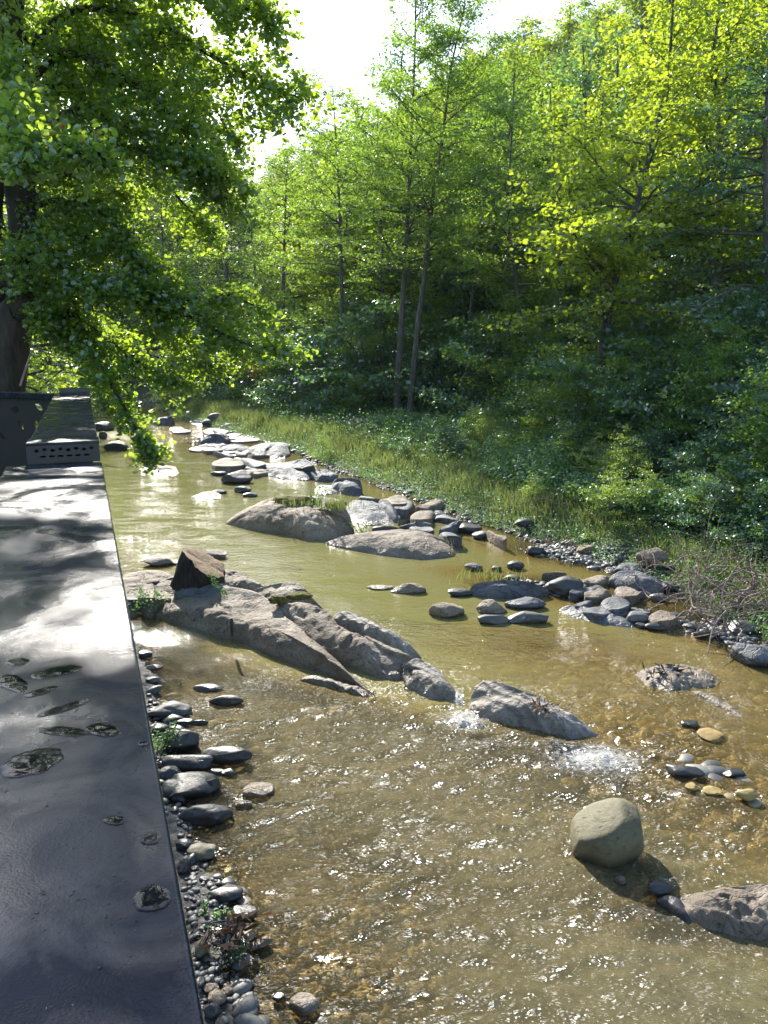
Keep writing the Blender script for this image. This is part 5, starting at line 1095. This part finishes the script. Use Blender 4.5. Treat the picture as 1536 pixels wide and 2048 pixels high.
# individual small plants
def sprig(label, loc, h, w, n, ls, seed, mat='herb', name='plant', stems=9):
    rg = np.random.default_rng(seed); loc = np.array(loc, float); ac = Acc(); LPp = []
    for s in range(stems):
        d = rg.normal(size=3) * [.45, .45, 0] + [0, 0, 1]; d /= np.linalg.norm(d); L = h * rg.uniform(.5, 1.1); o = rg.normal(size=3) * [w * .25, w * .25, 0]
        pts = np.array([o, o + d * L * .5, o + d * L + [d[0] * .2 * L, d[1] * .2 * L, -.05 * L]]); ac.tube(spline(pts, 8), np.linspace(.004, .0015, 8), 4)
        u = rg.random(n // stems); LPp.append(o + d * (u * L)[:, None] + rg.normal(size=(len(u), 3)) * w * .12)
    root = empty(name, loc, label, 'plant'); LPp = np.concatenate(LPp); v, q, var = leaf_quads(LPp, ls * rg.uniform(.6, 1.3, len(LPp)), rg, .4, 'ovate')
    obj('stem', ac.mesh('stem', M[mat] if False else M['bark_dark']), root); obj('foliage', mesh_np('foliage', v, q, mat=M[mat], fattr={'var': var}), root)
def tuft(label, loc, h, n, seed, w=.1, spread=.12):
    global rng
    rg = np.random.default_rng(seed); loc = np.array(loc, float); o = rg.normal(size=(n, 3)) * [spread, spread * .5, 0]; a = rg.uniform(0, 6.28, n); s_ = np.stack([np.cos(a), np.sin(a), 0 * a], 1) * .006
    L = (h * rg.uniform(.4, 1.1, n))[:, None]; ln = rg.normal(size=(n, 3)) * [.25, .25, 0] * L; up = np.array([0, 0, 1.]) * L
    v = np.stack([o - s_, o + s_, o + s_ * .7 + up * .55 + ln * .4, o - s_ * .7 + up * .55 + ln * .4, o + s_ * .1 + up + ln, o - s_ * .1 + up + ln], 1).reshape(-1, 3)
    i = np.arange(n)[:, None] * 6; q = np.concatenate([i + [0, 1, 2, 3], i + [3, 2, 4, 5]], 1).reshape(-1, 4)
    tag(obj('grass_tuft', mesh_np('grass_tuft', v, q, mat=M['grass'], fattr={'var': np.repeat(rg.random(n) * .6, 2)}), loc=loc), label, 'grass tuft', kind='stuff')
sprig('bright leafy green plant against the railing beside the black angular block', P(325, 1500, .02), .30, .30, 420, .032, 1, stems=16)
sprig('small dark plant growing under the stump', P(300, 1215, .15), .32, .45, 300, .04, 2, stems=12)
sprig('thin sprig leaning on the stump end', P(432, 1178, .44), .30, .14, 90, .03, 3, stems=5)
sprig('sprig growing on the ledge rock just right of the stump', P(448, 1190, .42), .12, .16, 80, .03, 31, stems=6)
sprig('bright green sprig on top of the tan boulder', P(640, 1012, .55), .45, .25, 160, .05, 4, stems=7)
sprig('slim weed rising from the gap between the two big boulders', P(722, 1068, .05), .50, .12, 110, .045, 5, stems=3)
sprig('low green weed on the muddy shore', P(440, 1850, .06), .12, .16, 110, .025, 6, stems=8)
sprig('grass-like sprig by the greenish shore stone', P(412, 1825, .06), .16, .08, 60, .022, 7, stems=5)
sprig('green weed spilling over the leaf litter', P(478, 1912, .05), .10, .16, 120, .022, 8, stems=8)
sprig('little floating green leaf cluster in the ripples', P(361, 1370, .01), .04, .06, 14, .03, 9, stems=3)
sprig('leafy weed hanging from the bank over the roots', onground(1420, 1175), .25, .5, 240, .05, 10, stems=14)
tuft('dry grass tuft on the right shoulder of the tan boulder', P(668, 1018, .55), .32, 160, 1, spread=.22)
tuft('grass tuft at the front of the moss on the tan boulder', P(600, 1010, .57), .16, 90, 2, spread=.25)
tuft('sparse grass in the backwater left of the mottled boulder', P(880, 1100, .0), .3, 30, 3, spread=.3)
tuft('weedy grass growing through the gravel bar', P(965, 1158, .05), .22, 120, 4, spread=.35)
# fallen bare branches at the right edge
def dead_branch(label, a, b, seed, r=.04, nb=16):
    a = np.array(a); b = np.array(b); mid = (a + b) / 2 + [0, 0, .25]; rg = np.random.default_rng(seed)
    twig('fallen_branch', label, 'branch', [a, mid, b], r, r * .25, 'twig', nb, seed, np.linalg.norm(b - a) * .55)
dead_branch('long fallen bare branch leaning down left from the right edge', Q(1530, 745, 19.5), Q(1400, 830, 19.0), 1)
dead_branch('second bare branch lying lower along the right edge', Q(1560, 820, 18.0), Q(1430, 880, 18.0), 2, .03)
dead_branch('thin bare stick lying in the undergrowth above the boulder bank', onground(1130, 1040) + [0, 0, .3], onground(1010, 1050) + [0, 0, .3], 3, .012, 5)
dead_branch('mossy fallen log under the wood edge in the middle', onground(690, 850) + [0, 0, .1], onground(745, 870) + [0, 0, .25], 5, .09, 4)
dead_branch('dry stick leaning on the far side of the railing end', Q(40, 772, 7.4), Q(110, 728, 7.6), 6, .012, 2)
# the air of the valley
hz = box_mesh('haze', None, (-345, -31.5, -3.5), (1, 0, 0), (0, 1, 0), (0, 0, 1), 785, 545, 118, 0); hz.materials.clear()
hm = Mat('haze'); vol = hm.n('VolumePrincipled', {'Color': (.80, .88, 1, 1), 'Density': .0001, 'Anisotropy': .45})
hm.t.links.new(vol.outputs[0], hm.out.inputs['Volume']); hz.materials.append(hm.m); tag(obj('haze', hz), 'thin bluish haze in the valley air', 'haze', kind='stuff')
print('objects', len(bpy.data.objects), 'polys', sum(len(o.data.polygons) for o in bpy.data.objects if o.type == 'MESH'))
